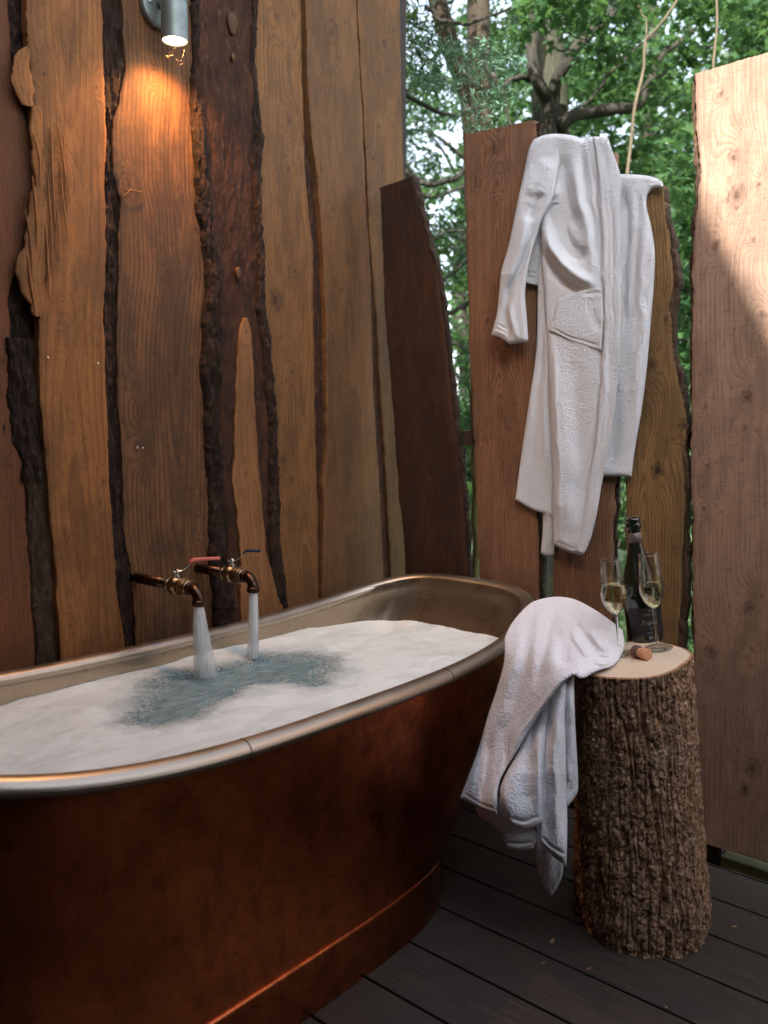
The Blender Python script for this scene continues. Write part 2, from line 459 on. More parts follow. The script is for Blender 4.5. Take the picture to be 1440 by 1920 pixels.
# faces traced from the photograph, left to right
P1L = [(-300,0),(-300,1300)]
P1R = [(18,60),(22,140),(45,210),(60,290),(68,330),(55,390),(48,450),(30,510),(16,560),(22,640),(18,740),(25,830),(45,870),(55,1000),(68,1250)]
plank('plank', 'W', P1L, P1R, M['wood_red'], wall, .006, .03, .02, ZT, seed=11, knots=[(2,678,7),(4,845,4),(50,1100,4)], cx=.5)
plank('bark_strip', 'W', [(-40,0),(0,60),(0,1250)], [(60,0),(70,400),(90,860),(92,1250)], M['bark'], wall, -.004, .03, .02, ZT, bark=True, rough=1.3, seed=21, res=.004)
plank('bark_strip', 'W', [(22,515),(18,640),(22,760),(30,830),(48,870)], [(62,515),(74,640),(80,760),(86,850),(88,872)], M['bark'], wall, .026, .03, 1.06, 1.42, bark=True, rough=1.2, seed=27, res=.003, dome=.012)
plank('bark_strip', 'W', [(46,868),(55,1000),(62,1100),(70,1250)], [(90,868),(101,1000),(106,1100),(116,1250)], M['bark_grey'], wall, .018, .03, .02, 1.115, bark=True, rough=.45, seed=22, res=.004, dome=.006)
P2L = [(50,-50),(52,60),(56,110),(62,200),(66,260),(78,320),(84,400),(88,480),(84,540),(74,600),(78,760),(88,870),(100,1000),(108,1100),(115,1250)]
P2R = [(192,0),(195,100),(200,250),(197,350),(200,450),(195,600),(200,700),(203,800),(205,900),(212,1000),(220,1100),(235,1220)]
pl2 = plank('plank', 'W', P2L, P2R, M['wood_orange'], wall, .036, .03, .02, ZT, seed=12, depth=.5, cx=.1, knots=[(82,140,4),(180,165,3),(122,585,4),(194,905,4),(189,942,4),(132,1172,3),(115,330,7)], rings=14)
# torn flaps and splinters of wood at the left edge of the second plank
plank('torn_splinter', 'W', [(50,84),(36,92),(24,108),(17,125),(22,150),(40,200),(48,262),(62,296),(80,316)], [(56,84),(62,120),(68,200),(80,260),(84,312)], M['wood_orange'], pl2, .0385, .008, 1.98, 2.335, seed=41, res=.003, ragged=.007)
plank('torn_splinter', 'W', [(60,300),(64,345),(52,385),(46,450),(30,505),(40,545),(58,585),(72,602)], [(84,300),(92,350),(94,400),(92,480),(90,520),(84,580),(76,606)], M['wood_orange'], pl2, .0395, .008, 1.475, 1.985, seed=42, res=.003, ragged=.009)
sprg = np.random.default_rng(14)
for k, (xa, ya, xb, yb, wd_) in enumerate(((108,228,126,400,5),(96,240,104,430,6),(112,300,128,455,5),(120,250,132,380,3),(90,330,100,520,5),(104,380,110,490,4),(84,420,92,560,6),(60,330,70,470,6),(48,392,60,520,5),(52,480,66,590,6),(62,250,74,350,4),(232,355,275,362,3),(228,372,246,352,2))):
    p_ = onax(np.array([xa, (xa+xb)/2+sprg.normal(0,2), xb]).astype(float), np.array([ya, (ya+yb)/2, yb]).astype(float), 0, WX+(.040 if xa < 200 else .026))
    p_[1, 0] += .004; c_ = crv(p_, 16); t_ = np.linspace(0, 1, 16)
    c_[:, 1] += .0015*vn(t_*6, k, .5, 3)
    MB().tube(c_, wd_*.00048*np.sin(np.clip(t_*.9+.08, 0, 1)*math.pi)**.6+.0002, 6, h=0.).build('splinter', M['wood_orange'], pl2)
plank('bark_strip', 'W', [(188,0),(190,300),(192,600),(196,800),(204,1000),(212,1100),(228,1220)], [(240,0),(242,140),(228,240),(228,400),(230,600),(230,800),(238,1000),(256,1090),(262,1220)], M['bark'], wall, .010, .02, .02, ZT, bark=True, rough=1.2, seed=23, res=.0035)
P3L = [(230,-40),(232,60),(239,130),(226,180),(214,230),(212,320),(228,380),(224,450),(223,520),(221,600),(220,640),(221,700),(222,760),(228,830),(231,900),(233,1000),(248,1070),(253,1130),(256,1220)]
P3R = [(370,0),(372,100),(368,190),(375,300),(378,380),(388,440),(397,520),(389,600),(387,700),(392,750),(393,800),(399,900),(402,1000),(402,1060),(410,1110),(412,1200)]
plank('plank', 'W', P3L, P3R, M['wood_brown'], wall, .020, .03, .02, ZT, seed=13, depth=.12, cx=.25, rings=16, knots=[(251,718,4),(262,838,7),(359,943,3),(240,345,5),(366,430,5),(320,515,4),(292,148,3),(366,992,3)])
SBL = P3R
SBR = [(487,-30),(480,100),(487,200),(497,265),(492,300),(490,400),(497,480),(497,560),(508,640),(512,720),(520,800),(523,900),(525,1000),(535,1080),(545,1180)]
slab = plank('bark_slab', 'W', [(x-4, y) for x, y in SBL], SBR, M['bark_red'], wall, .030, .04, .02, ZT, bark=True, rough=.55, seed=24, res=.004)
def shift(pts, dx): return [(x+dx, y) for x, y in pts]
plank('bark_ridge', 'W', shift(SBL, -3), [(a+dx, y) for (a, y), dx in zip(SBL, [8,8,14,20,26,20,24,30,32,28,24,28,30,32,30,34])], M['bark'], slab, .045, .03, .02, ZT, bark=True, rough=1.4, seed=25, res=.003, dome=.016)
plank('bark_ridge', 'W', [(a-dx, y) for (a, y), dx in zip(SBR, [6,6,8,18,14,8,10,14,16,10,12,14,18,22,22])], shift(SBR, 4), M['bark'], slab, .044, .03, .02, ZT, bark=True, rough=1.2, seed=26, res=.003, dome=.014)
plank('heartwood', 'W', [(461,588),(448,630),(443,740),(440,850),(437,900),(445,960),(452,1050),(452,1190)], [(463,588),(472,620),(478,700),(480,770),(485,840),(493,950),(500,1030),(515,1090),(534,1150)], M['wood_heart'], slab, .0385, .01, .3, 1.535, ragged=.0025, seed=31, rings=12, knots=[(461,888,4),(462,622,3)])
for (kx, ky, rx, rz) in ((437, 44, 11, 20), (448, 512, 6, 12), (438, 107, 4, 7)):
    kp = onax(np.array([float(kx)]), np.array([float(ky)]), 0, WX+.041)[0]; s_ = 2.5/1600
    V, F = lathe_np([(0,.0025),(.6,.002),(.95,.0005),(1,-.001),(1,-.012),(0,-.012)], 20)
    V = np.stack([V[:, 2], V[:, 0]*rx*s_*(1+.15*np.sin(3*V[:, 1])), V[:, 1]*rz*s_], -1)+kp
    me = mesh_np('knot', V, F, {'ring': np.hypot(V[:, 1]-kp[1], V[:, 2]-kp[2])*200, 'knot': np.clip(1-np.hypot(V[:, 1]-kp[1]-.004, V[:, 2]-kp[2]+.004)*180, 0, 1)})
    link('knot', me, M['wood_brown'], slab)
P4R = [(565,-30),(568,150),(572,300),(580,400),(588,460),(588,600),(590,700),(592,850),(596,950),(598,1150)]
plank('plank', 'W', shift(SBR, -2), P4R, M['wood_tan'], wall, .016, .03, .02, ZT, seed=14, cx=.3, rings=18, knots=[(519,35,7),(530,80,3),(541,228,5),(541,318,4),(543,437,3),(553,507,4),(515,562,15),(547,698,4),(531,863,6),(546,898,4),(528,385,2)])
plank('bark_strip', 'W', shift(P4R, -6), [(575,-30),(577,150),(585,250),(597,330),(605,430),(610,520),(614,600),(614,700),(617,830),(610,900),(613,950),(608,1150)], M['bark_red'], wall, .006, .02, .02, ZT, bark=True, rough=.8, seed=28, res=.0035)
P5L = [(573,-30),(577,150),(585,250),(595,330),(603,430),(608,520),(612,600),(612,700),(614,830),(606,900),(609,950),(604,1150)]
P5R = [(668,-30),(672,60),(680,200),(688,400),(695,500),(697,600),(701,750),(712,900),(722,1110)]
plank('plank', 'W', P5L, P5R, M['wood_olive'], wall, .028, .03, .02, ZT, seed=15, rings=24, cx=.1, depth=.2, knots=[(622,60,14),(602,318,4),(625,392,4),(652,490,4),(640,545,3),(624,640,3),(660,447,2)])
plank('bark_strip', 'W', shift(P5R, -5), [(672,-30),(678,60),(686,200),(694,400),(704,560),(712,700),(722,850),(736,1110)], M['bark_red'], wall, .008, .02, .02, ZT, bark=True, rough=.7, seed=29, res=.0035)
P6L = [(670,-30),(675,60),(683,200),(690,330),(696,450),(705,560),(712,700),(722,850),(736,1110)]
P6R = [(750,-30),(753,150),(757,330),(764,500),(772,700),(780,900),(786,1110)]
plank('plank', 'W', P6L, P6R, M['wood_olive'], wall, .020, .03, .02, ZT, seed=16, rings=20, cx=-.2, depth=.25, knots=[(710,237,4),(719,80,5),(701,296,4),(743,215,3),(703,370,4),(738,55,3)])
b = MB()
b.box((WX-.09, -3.0, 0), (WX-.03, 2.60, 2.9)); b.build('backing_board', flat_mat('dark_backing', (.03,.02,.014), .9), wall, False)
# further planks of the same wall, left of the frame
for i in range(9):
    y1 = .62-i*.22; mm = M[('wood_tan','wood_brown','wood_orange')[i % 3]]
    bevel_box('plank', (WX-.02, y1-.21, .02), (WX+.015+.01*(i % 2), y1, ZT), mm, wall)

# small metal screw heads on the planks
scr = flat_mat('screw_steel', (.6,.58,.55), .3, 1.)
for (sx, sy, so) in ((90,671,.036),(184,682,.036),(268,840,.022),(258,839,.022),(252,1090,.022),(515,1098,.032)):
    kp = onax(np.array([float(sx)]), np.array([float(sy)]), 0, WX+so)[0]
    MB().tube([kp+np.array([-.003,0,0]), kp+np.array([.0012,0,0]), kp+np.array([.002,0,0])], [.0032,.0032,.002], 10).build('screw', scr, wall)

# ------------------------------------------------------------------ board fence
fence = thing('board_fence', 'fence of five wide upright live-edge boards on a dark rail behind the stump', 'fence', (-1.4, FY, 0))
DL = [(712,352),(716,450),(722,600),(735,760),(745,900),(755,1000),(762,1110)]
DR = [(775,330),(785,380),(800,440),(818,510),(828,590),(838,680),(846,760),(855,830),(862,900),(870,980),(877,1110)]
bd = plank('board', 'F', DL, DR, M['wood_dark'], fence, -.002, .03, .02, top=[(712,352),(775,330)], seed=51, rings=16, cx=.35, depth=.2)
bd['label'] = 'dark wedge-shaped board at the corner'
plank('bark_edge', 'F', shift(DR, -3), [(x+dx, y) for (x, y), dx in zip(DR, [2,3,5,4,7,6,8,5,7,6,4])], M['bark'], bd, -.006, .02, .02, 2.04, bark=True, rough=.5, seed=52, res=.003)
F1L = [(869,252),(872,400),(876,550),(880,690),(886,800),(893,950),(898,1080),(902,1250)]
F1R = [(1003,225),(1003,400),(1005,700),(1006,950),(1009,1100),(1012,1300)]
bd = plank('board', 'F', F1L, F1R, M['wood_fence'], fence, 0, .03, .02, top=[(870,252),(1003,225)], seed=53, rings=26, cx=.12, depth=.15, res=.005,
      knots=[(926,278,8),(902,340,3),(946,675,12),(916,600,4),(909,822,3),(932,345,3),(884,242,2)])
plank('bark_edge', 'F', shift(F1R, -2), shift(F1R, 9), M['bark'], bd, -.008, .02, .02, 2.12, bark=True, rough=.6, seed=54, res=.003)
F2L = [(1040,330),(1037,700),(1036,900),(1037,1000),(1040,1250)]
F2R = [(1150,330),(1155,700),(1156,890),(1150,925),(1153,950),(1147,990),(1149,1040),(1147,1090),(1150,1250)]
bd = plank('board', 'F', F2L, F2R, M['wood_fence'], fence, -.004, .03, .02, top=[(1037,310),(1155,284)], seed=55, rings=22, cx=-.2, depth=.2, res=.006)
plank('bark_edge', 'F', shift(F2R, -3), shift(F2R, 5), M['bark'], bd, -.012, .018, .02, 1.95, bark=True, rough=.7, seed=56, res=.003)
F3L = [(1178,340),(1176,700),(1172,895),(1173,1000),(1175,1250)]
F3R = [(1243,340),(1247,400),(1256,460),(1262,520),(1256,580),(1257,650),(1270,710),(1283,765),(1287,800),(1279,850),(1284,900),(1279,1000),(1277,1100),(1270,1170),(1272,1280)]
bd = plank('board', 'F', F3L, F3R, M['wood_gold'], fence, .002, .034, .02, top=[(1178,362),(1243,344)], seed=57, rings=24, cx=-.15, depth=.22, res=.005,
      knots=[(1233,882,11),(1284,797,9),(1222,683,8),(1212,510,3),(1262,822,4),(1250,600,5)])
plank('bark_edge', 'F', shift(F3R, -3), [(x+dx, y) for (x, y), dx in zip(F3R, [2,5,9,11,9,6,8,5,4,6,7,8,12,14,12])], M['bark_grey'], bd, -.004, .03, .02, top=[(1178,366),(1250,346)], bark=True, rough=.8, seed=58, res=.003)
F4L = [(1303,140),(1306,250),(1312,310),(1309,370),(1301,440),(1297,500),(1299,560),(1296,700),(1297,900),(1299,1100),(1303,1350),(1308,1600)]
F4R = [(1700,100),(1700,700),(1700,1700)]
bd = plank('board', 'F', F4L, F4R, M['wood_pink'], fence, .004, .034, .028, top=[(1303,139),(1440,98)], seed=59, rings=18, cx=-.1, depth=.12, res=.005,
      knots=[(1376,295,9),(1382,368,14),(1352,178,5),(1344,460,6),(1400,745,9),(1425,345,3),(1412,450,3),(1398,802,5),(1324,762,4),(1353,960,3),(1328,872,4),(1405,1140,8),(1333,1220,10),(1398,1230,3),(1430,590,6),(1412,1440,12),(1396,1480,8),(1322,955,3)])
plank('bark_edge', 'F', [(x-dx, y) for (x, y), dx in zip(F4L, [7,8,9,8,7,4,4,3,2,2,2,2])], shift(F4L, 3), M['bark_grey'], bd, -.006, .03, .03, 2.13, bark=True, rough=.6, seed=60, res=.003)['label'] = 'flaking reddish bark edge'
x1 = onax(np.array([1700.]), np.array([700.]), 1, FY)[0, 0]
for i in range(5):
    bevel_box('board', (x1+.03+i*.3, FY-.004, .04), (x1+.30+i*.3, FY+.03, 2.08+.05*(i % 2)), M['wood_pink'], fence)
rail_m = flat_mat('dark_rail', (.045,.03,.02), .8, bump=.4)
zr = onax(np.array([870.]), np.array([821.]), 1, FY+.05)[0, 2]
bevel_box('rail', (-2.0, FY+.036, zr-.025), (1.3, FY+.075, zr+.025), rail_m, fence)
zr2 = .22
bevel_box('rail', (-2.0, FY+.036, zr2-.03), (1.3, FY+.075, zr2+.03), rail_m, fence)
px_ = onax(np.array([1020.,1322.]), np.array([1000.,1560.]), 1, FY+.08)
bevel_box('fence_post', (px_[0,0]-.026, FY+.078, -.4), (px_[0,0]-.006, FY+.13, 1.9), rail_m, fence)
bevel_box('shade_filler', (-2.1, FY+.036, .26), (-1.22, FY+.06, .60), rail_m, fence)  # added dark filler, stands in for black shade low behind the gaps
bevel_box('shade_strip', (-2.1, 2.2875, -.20), (-.86, 2.372, -.004), rail_m, fence)  # added dark strip, stands in for black shade at the deck's back edge
bevel_box('shade_filler', (-2.1, FY+.0365, -.25), (-1.22, FY+.06, .185), rail_m, fence)  # lower piece of the same added dark filler
bevel_box('fence_post', (px_[1,0]-.02, FY+.078, -.4), (px_[1,0]+.05, FY+.15, 1.6), rail_m, fence)
# thin rods and a splinter in the gap between the dark board and the first wide board
pp = onax(np.array([872.,876.]), np.array([840.,1110.]), 1, FY+.05)
MB().tube(crv(pp, 8), .0035, 8).build('metal_rod', flat_mat('rod', (.03,.03,.03), .5, .6), fence)
pp = onax(np.array([873.,876.,881.,884.,887.]), np.array([676.,705.,740.,775.,830.]), 1, FY-.012)
MB().tube(crv(pp, 16), np.linspace(.0006,.005,16), 6).build('splinter', M['bark'], fence)
# mossy sapling trunk seen through the gap behind the first board
pp = onax(np.array([888.,890.,891.,892.,893.]), np.array([690.,800.,900.,1000.,1200.]), 1, FY+.35)
sap = thing('sapling', 'thin yellow-green mossy sapling stem in the slit left of the widest fence board', 'sapling', tuple(pp[-1]*[1,1,0]))
V_ = crv(pp, 30); V_[:, 0] += .004*np.sin(np.arange(30)*1.1)
MB().tube(V_, .016, 10).build('trunk', bark_mat('mossy', (.20,.17,.06), (.12,.10,.04), (.28,.25,.10)), sap)
pp = onax(np.array([1026.,1029.,1030.]), np.array([1040.,1100.,1250.]), 1, FY+.3)
sp2 = thing('sapling', 'pale thin stem in the narrow slit above the white towel', 'sapling', tuple(pp[-1]*[1,1,0]))
MB().tube(crv(pp, 20), .0035, 8).build('trunk', bark_mat('pale_stem', (.15,.13,.08), (.08,.07,.04), (.2,.17,.11)), sp2)

# ------------------------------------------------------------------ deck
deck_m = NT('deck_board')
v = deck_m.n('TexCoord').outputs['Object']
g1 = deck_m.noise(deck_m.n('Mapping', None, i0=v, i3=(6,190,190)).outputs[0], 1., 4, .6)
g2 = deck_m.noise(v, 7., 4, .6)
g3 = deck_m.noise(v, 45., 3, .6)
c = deck_m.mix(deck_m.ramp(g1, [(.32, 0), (.68, 1)]), (.022,.019,.014), (.060,.046,.035))
c = deck_m.mix(deck_m.math('MULTIPLY', deck_m.ramp(g2, [(.45, 0), (.7, 1)]), .6), c, (.028,.021,.017))
c = deck_m.mix(deck_m.math('MULTIPLY', deck_m.ramp(g3, [(.66, 0), (.74, 1)]), .7), c, (.022,.018,.015))
c = deck_m.mix(deck_m.math('MULTIPLY', deck_m.ramp(deck_m.noise(v, 160., 2, .5), [(.70, 0), (.76, 1)]), .5), c, (.20,.17,.13))
M['deck'] = deck_m.P(color=c, rough=deck_m.ramp(g2, [(.3, .5), (.7, .72)]), normal=deck_m.bump(g1, .7, .003), spec=.45)
deck = thing('deck', loc=(0, 1.2, 0), kind='structure')
dm = None
YB = 1.302
for i in range(-17, 8):
    y0 = YB+i*.1635
    if y0 > 2.3: break
    hi = min(y0+.1575, 2.285)
    o = bevel_box('deck_board', (-2.4, y0+.003, -.028), (1.9, hi+.0015, 0), M['deck'], deck, .0022, 2)
dsm = flat_mat('deck_screw', (.05,.045,.04), .5, .7)
for i in range(-2, 6):
    for xx in (-.85, -.40):
        for yy in (.028, .130):
            p_ = np.array([xx, YB+i*.1635+yy, .0004])
            MB().tube([p_-[0,0,.002], p_, p_+[0,0,.0004]], [.0042,.0042,.0030], 10).build('deck_screw', dsm, deck)
j = MB()
for x in np.arange(-2.2, 2., .45): j.box((x, -1.5, -.13), (x+.045, 2.3, -.030))
j.build('joist', flat_mat('joist_wood', (.02,.015,.012), .9), deck, False)
# mossy sleeper lying outside, below the right-hand board
sl = MB(); sl.box((-.80, 2.385, -.16), (1.6, 2.58, -.02))
mo = NT('mossy_timber'); v = mo.n('TexCoord').outputs['Object']
cc_ = mo.mix(mo.ramp(mo.noise(mo.n('Mapping', None, i0=v, i3=(4,60,60)).outputs[0], 1., 5, .7), [(.35, 0), (.65, 1)]), (.30,.32,.14), (.55,.54,.30))
mo.P(color=cc_, rough=.9, normal=mo.bump(mo.noise(mo.n('Mapping', None, i0=v, i3=(5,80,80)).outputs[0], 1., 5, .7), .8, .01))
tag(sl.build('timber_sleeper', mo.m, None, False), 'mossy weathered timber lying outside below the pink right-hand board', 'timber')

# ------------------------------------------------------------------ ground
gm = NT('grass_ground'); v = gm.n('TexCoord').outputs['Object']
c = gm.mix(gm.ramp(gm.noise(v, 1.1, 6, .65), [(.35, 0), (.68, 1)]), (.045,.095,.028), (.12,.19,.06))
c = gm.mix(gm.ramp(gm.noise(v, .35, 3, .6), [(.5, 0), (.66, 1)]), c, (.17,.20,.09))
gm.P(color=c, rough=.9, normal=gm.bump(gm.noise(v, 30., 5, .7), 1., .05))
xs = np.linspace(-1, 1, 90); xs = np.sign(xs)*np.abs(xs)**2.2*220
X, Y = np.meshgrid(xs, xs); Z = -.55+.12*vn(X*.3, Y*.3)*(np.hypot(X, Y) > 4)
dist = np.hypot(X, Y)
Z += np.clip(dist-14, 0, 60)*.035
tag(link('ground', grid_mesh('ground', np.stack([X, Y, Z], -1)), gm.m), kind='structure')

# ------------------------------------------------------------------ bathtub
TC = np.array([-1.614, 1.341]); TA, TB, TP = .965, .416, 3.67
def sq(th, a, b, p):
    c, s = np.cos(th), np.sin(th)
    return TC[0]+b*np.sign(c)*np.abs(c)**(2/p), TC[1]+a*np.sign(s)*np.abs(s)**(2/p)
def ths(n):
    # even spacing along the outline
    t = np.linspace(0, 2*math.pi, 6001); x, y = sq(t, TA, TB, TP)
    s = np.r_[0, np.cumsum(np.hypot(np.diff(x), np.diff(y)))]
    return np.interp(np.linspace(0, s[-1], n, endpoint=False), s, t)
TH = ths(240)
def zrim(y): return .603+.0987*np.abs((y-TC[1])/TA)**3.14
rx_, ry_ = sq(TH, TA-.024, TB-.024, TP); rz_ = zrim(sq(TH, TA, TB, TP)[1])
def shell(levels, name, mat, parent):
    rows = []
    for (f_, a, b, p, mode) in levels:   # f_ = fraction of rim height 
        x, y = sq(TH, a, b, p)
        zt = zrim(sq(TH, TA, TB, TP)[1])-.012
        rows.append(np.stack([x, y, mode+(zt-mode)*f_ if mode is not None else f_+0*zt], -1))
    P = np.array(rows)
    return P
cop = NT('copper_patina'); v = cop.n('TexCoord').outputs['Object']
n1 = cop.noise(v, 3.2, 5, .62); n2 = cop.noise(v, 22., 5, .65); n3 = cop.noise(cop.n('Mapping', None, i0=v, i3=(30,30,4)).outputs[0], 1., 4, .6)
n4 = cop.noise(v, 260., 3, .6)
c = cop.mix(cop.ramp(n1, [(.3, 0), (.7, 1)]), (.17,.038,.014), (.56,.150,.052))
c = cop.mix(cop.math('MULTIPLY', cop.ramp(n2, [(.42, 0), (.66, 1)]), .6), c, (.045,.015,.009))
c = cop.mix(cop.math('MULTIPLY', cop.ramp(n3, [(.5, 0), (.7, 1)]), .35), c, (.06,.025,.016))
r = cop.ramp(n2, [(.3, .24), (.7, .46)])
M['copper'] = cop.P(color=c, rough=r, metal=1., normal=cop.bump(cop.math('ADD', n1, cop.math('MULTIPLY', n4, .08)), .25, .01))
tin = NT('tinned_lining'); v = tin.n('TexCoord').outputs['Object']
n1 = tin.noise(v, 5., 5, .6); n2 = tin.noise(v, 60., 4, .6)
c = tin.mix(n1, (.34,.26,.175), (.50,.41,.31))
sp = tin.ramp(tin.noise(v, 330., 2, .5), [(.68, 0), (.74, 1)])
c = tin.mix(tin.math('MULTIPLY', sp, .6), c, (.30,.24,.20))
M['tin'] = tin.P(color=c, rough=tin.ramp(n1, [(.3, .20), (.7, .34)]), metal=.95, normal=tin.bump(tin.math('ADD', n1, tin.math('MULTIPLY', n2, .12)), .18, .01))
tub = thing('bathtub', 'large oval copper bathtub with tinned inside and rolled silver rim, full of foamy water', 'bathtub', (TC[0], TC[1], 0))
zt = zrim(sq(TH, TA, TB, TP)[1])
def body_xy(t, e=0.):
    t = np.asarray(t, float)*np.ones_like(TH)
    g_ = 1-(1-t)**1.6
    a = .78+(TA-.045-.78)*g_+e; bb = .425-.015*np.sin(t*math.pi)-.038*t+e; p = 5.5+(TP-5.5)*t**.7
    x, y = sq(TH, a, bb, p); return x, y-.40*(1-t)**1.9
def body_t(z): return np.clip((z-.115)/(zt-.022-.115), 0, 1)
lv = []
for t in np.linspace(0, 1, 26):
    x, y = body_xy(t); lv.append(np.stack([x, y, .115+(zt-.022-.115)*t], -1))
P = np.array(lv)
P[..., 0] += .0012*vn(P[..., 1]*9, P[..., 2]*9, 3); 
link('skirt', grid_mesh('skirt', P, True), M['copper'], tub)
pl = []
for (z, e) in ((0,.004),(.004,.006),(.01,.007),(.112,.006),(.120,.005),(.1235,.003),(.125,-.002),(.124,-.01)):
    x, y = sq(TH, .777+e*.6, .427+e*.6, 5.5); y = y-.40; pl.append(np.stack([x, y, 0*x+z], -1))
link('plinth', grid_mesh('plinth', np.array(pl), True), M['copper'], tub)
inn = [np.stack([*body_xy(1., -.012), zt-.008], -1)]
for f_ in np.linspace(.02, 1, 20):
    z = (zt-.010)*(1-f_)+.25*f_; x, y = body_xy(body_t(z), -.015-.03*f_**2); inn.append(np.stack([x, y, z], -1))
link('lining', grid_mesh('lining', np.array(inn)[::-1], True), M['tin'], tub)
fl = [(np.stack([TC[0]+(inn[-1][:, 0]-TC[0])*k, TC[1]+(inn[-1][:, 1]-TC[1])*k, 0*inn[-1][:, 2]+.25-.05*(1-k)], -1)) for k in (1,.7,.3,.01)]
link('basin_floor', grid_mesh('basin_floor', np.array(fl), True), M['tin'], tub)
# rolled rim: tube following the outline
cx_, cy_ = sq(TH, TA-.026, TB-.026, TP); ct = np.stack([cx_, cy_, zt-.014], -1)
tg = np.roll(ct, -1, 0)-np.roll(ct, 1, 0); tg /= np.linalg.norm(tg, axis=1)[:, None]
sd = np.cross(tg, [0, 0, 1]); sd /= np.linalg.norm(sd, axis=1)[:, None]; upv = np.cross(sd, tg)
rr = []
for a in np.linspace(0, 2*math.pi, 22, endpoint=False):
    rr.append(ct+sd*math.cos(a)*.026+upv*math.sin(a)*.0185)
rr.append(rr[0])
rimm = NT('rim_tin'); v = rimm.n('TexCoord').outputs['Object']
n1 = rimm.noise(v, 9., 5, .6); n2 = rimm.noise(v, 120., 3, .6)
rimm.P(color=rimm.mix(n1, (.38,.32,.245), (.55,.48,.40)), rough=rimm.ramp(n1, [(.3, .32), (.7, .46)]), metal=1., normal=rimm.bump(rimm.math('ADD', n1, rimm.math('MULTIPLY', n2, .1)), .12, .01))
link('rolled_rim', grid_mesh('rolled_rim', np.array(rr), True, flip=True), rimm.m, tub)
# dents in the rim: two thin seams
for (qx, qy) in ((457,1398),(833,1262)):
    i = np.argmin(np.hypot(*(np.array([ct[:, 0], ct[:, 1]])-onax(np.array([float(qx)]), np.array([float(qy)]), 2, .6)[0, :2][:, None])))
    a = np.linspace(-.3, 1.9, 14)
    sidev = sd[i] if (ct[i]+sd[i]*.1)[0] > ct[i][0] else -sd[i]
    pth = ct[i]+np.outer(np.cos(a), sidev)*.0262+np.outer(np.sin(a), upv[i]*np.sign(upv[i][2]))*.0187
    MB().tube(pth, .0011, 6).build('rim_seam', flat_mat('seam_dark', (.10,.07,.05), .5, .6), tub)

# ------------------------------------------------------------------ water, foam
ZW = .54
wm = NT('bath_water'); v = wm.n('TexCoord').outputs['Object']
rip = wm.noise(wm.n('Mapping', None, i0=v, i3=(1,.6,1)).outputs[0], 34., 4, .6, .8)
rip2 = wm.noise(v, 120., 3, .6)
c = wm.mix(wm.ramp(rip, [(.35, 0), (.62, 1)]), (.14,.235,.245), (.27,.38,.385))
wm.P(color=c, rough=.08, normal=wm.bump(wm.math('ADD', rip, wm.math('MULTIPLY', rip2, .25)), .8, .02), spec=.6)
def disc(z, k, nring, name):
    wl = body_xy(body_t(np.full_like(TH, ZW)), -.014)
    rows = [np.stack([*[TC[q]+(wl[q]-TC[q])*f_ for q in (0, 1)], 0*TH+z], -1) for f_ in np.linspace(.004, 1, nring)]
    return np.array(rows)
Wp = disc(ZW-.006, 1, 60, 'water'); Wp[..., 2] += .004*fbm(Wp[..., 0]*16, Wp[..., 1]*16, 0, 5, 3)
bw = thing('bath_water', 'milky blue-green bath water under a sheet of white foam', 'water', (TC[0], TC[1], ZW))
link('water_surface', grid_mesh('water_surface', Wp, True, flip=True), wm.m, bw)
hole = np.array([(245,1352),(295,1305),(292,1280),(320,1262),(375,1258),(450,1245),(495,1232),(565,1230),(620,1241),(592,1283),(560,1280),(525,1275),(460,1287),(440,1300),(380,1320),(350,1345),(295,1358)], float)
hw = onax(hole[:, 0], hole[:, 1], 2, ZW)[:, :2]
def sdf_poly(px, py, poly):
    d = np.full(px.shape, 1e9); ins = np.zeros(px.shape, bool)
    n = len(poly)
    for i in range(n):
        a, b = poly[i], poly[(i+1) % n]; e = b-a
        wx, wy = px-a[0], py-a[1]; t = np.clip((wx*e[0]+wy*e[1])/(e@e), 0, 1)
        d = np.minimum(d, np.hypot(wx-t*e[0], wy-t*e[1]))
        c = ((a[1] <= py) != (b[1] <= py)); xi = a[0]+(py-a[1])/((b[1]-a[1]) or 1e-9)*e[0]
        ins ^= c & (px < xi)
    return np.where(ins, -d, d)
gx, gy = np.meshgrid(np.arange(TC[0]-.40, TC[0]+.40, .0035), np.arange(.3, 2.35, .0035))
wlx, wly = body_xy(body_t(np.full_like(TH, ZW)), -.014)
wa = np.mod(np.arctan2(wly-TC[1], wlx-TC[0]), 2*math.pi); wr = np.hypot(wly-TC[1], wlx-TC[0]); so_ = np.argsort(wa)
ph = np.interp(np.mod(np.arctan2(gy-TC[1], gx-TC[0]), 2*math.pi), wa[so_], wr[so_], period=2*math.pi)
rad = np.hypot(gx-TC[0], gy-TC[1])
hs = sdf_poly(gx, gy, hw)+.014*fbm(gx*14, gy*14, 0, 9, 2)+.006*fbm(gx*60, gy*60, 0, 12, 3)
keep = (rad < ph) & (hs > -.035)
bub = np.abs(fbm(gx*70, gy*70, 0, 4, 3))
thin = np.clip(1-hs/.20+.25*fbm(gx*11, gy*11, 0, 77, 3), 0, 1)
fz = ZW-.004+.010*np.clip(hs/.05, 0, 1)**.5+.0045*np.clip(hs/.04, 0, 1)*fbm(gx*9, gy*9, 0, 2, 3)+.0005*fbm(gx*95, gy*95, 0, 7, 2)*np.clip(hs/.02, 0, 1)
nr_, nc_ = gx.shape
F = grid_faces(nr_, nc_); kf = keep.ravel()[F].all(1); F = F[kf]
used, inv = np.unique(F, return_inverse=True); F = inv.reshape(-1, 4)
V = np.stack([gx, gy, fz], -1).reshape(-1, 3)[used]
fm = NT('foam'); v = fm.n('TexCoord').outputs['Object']
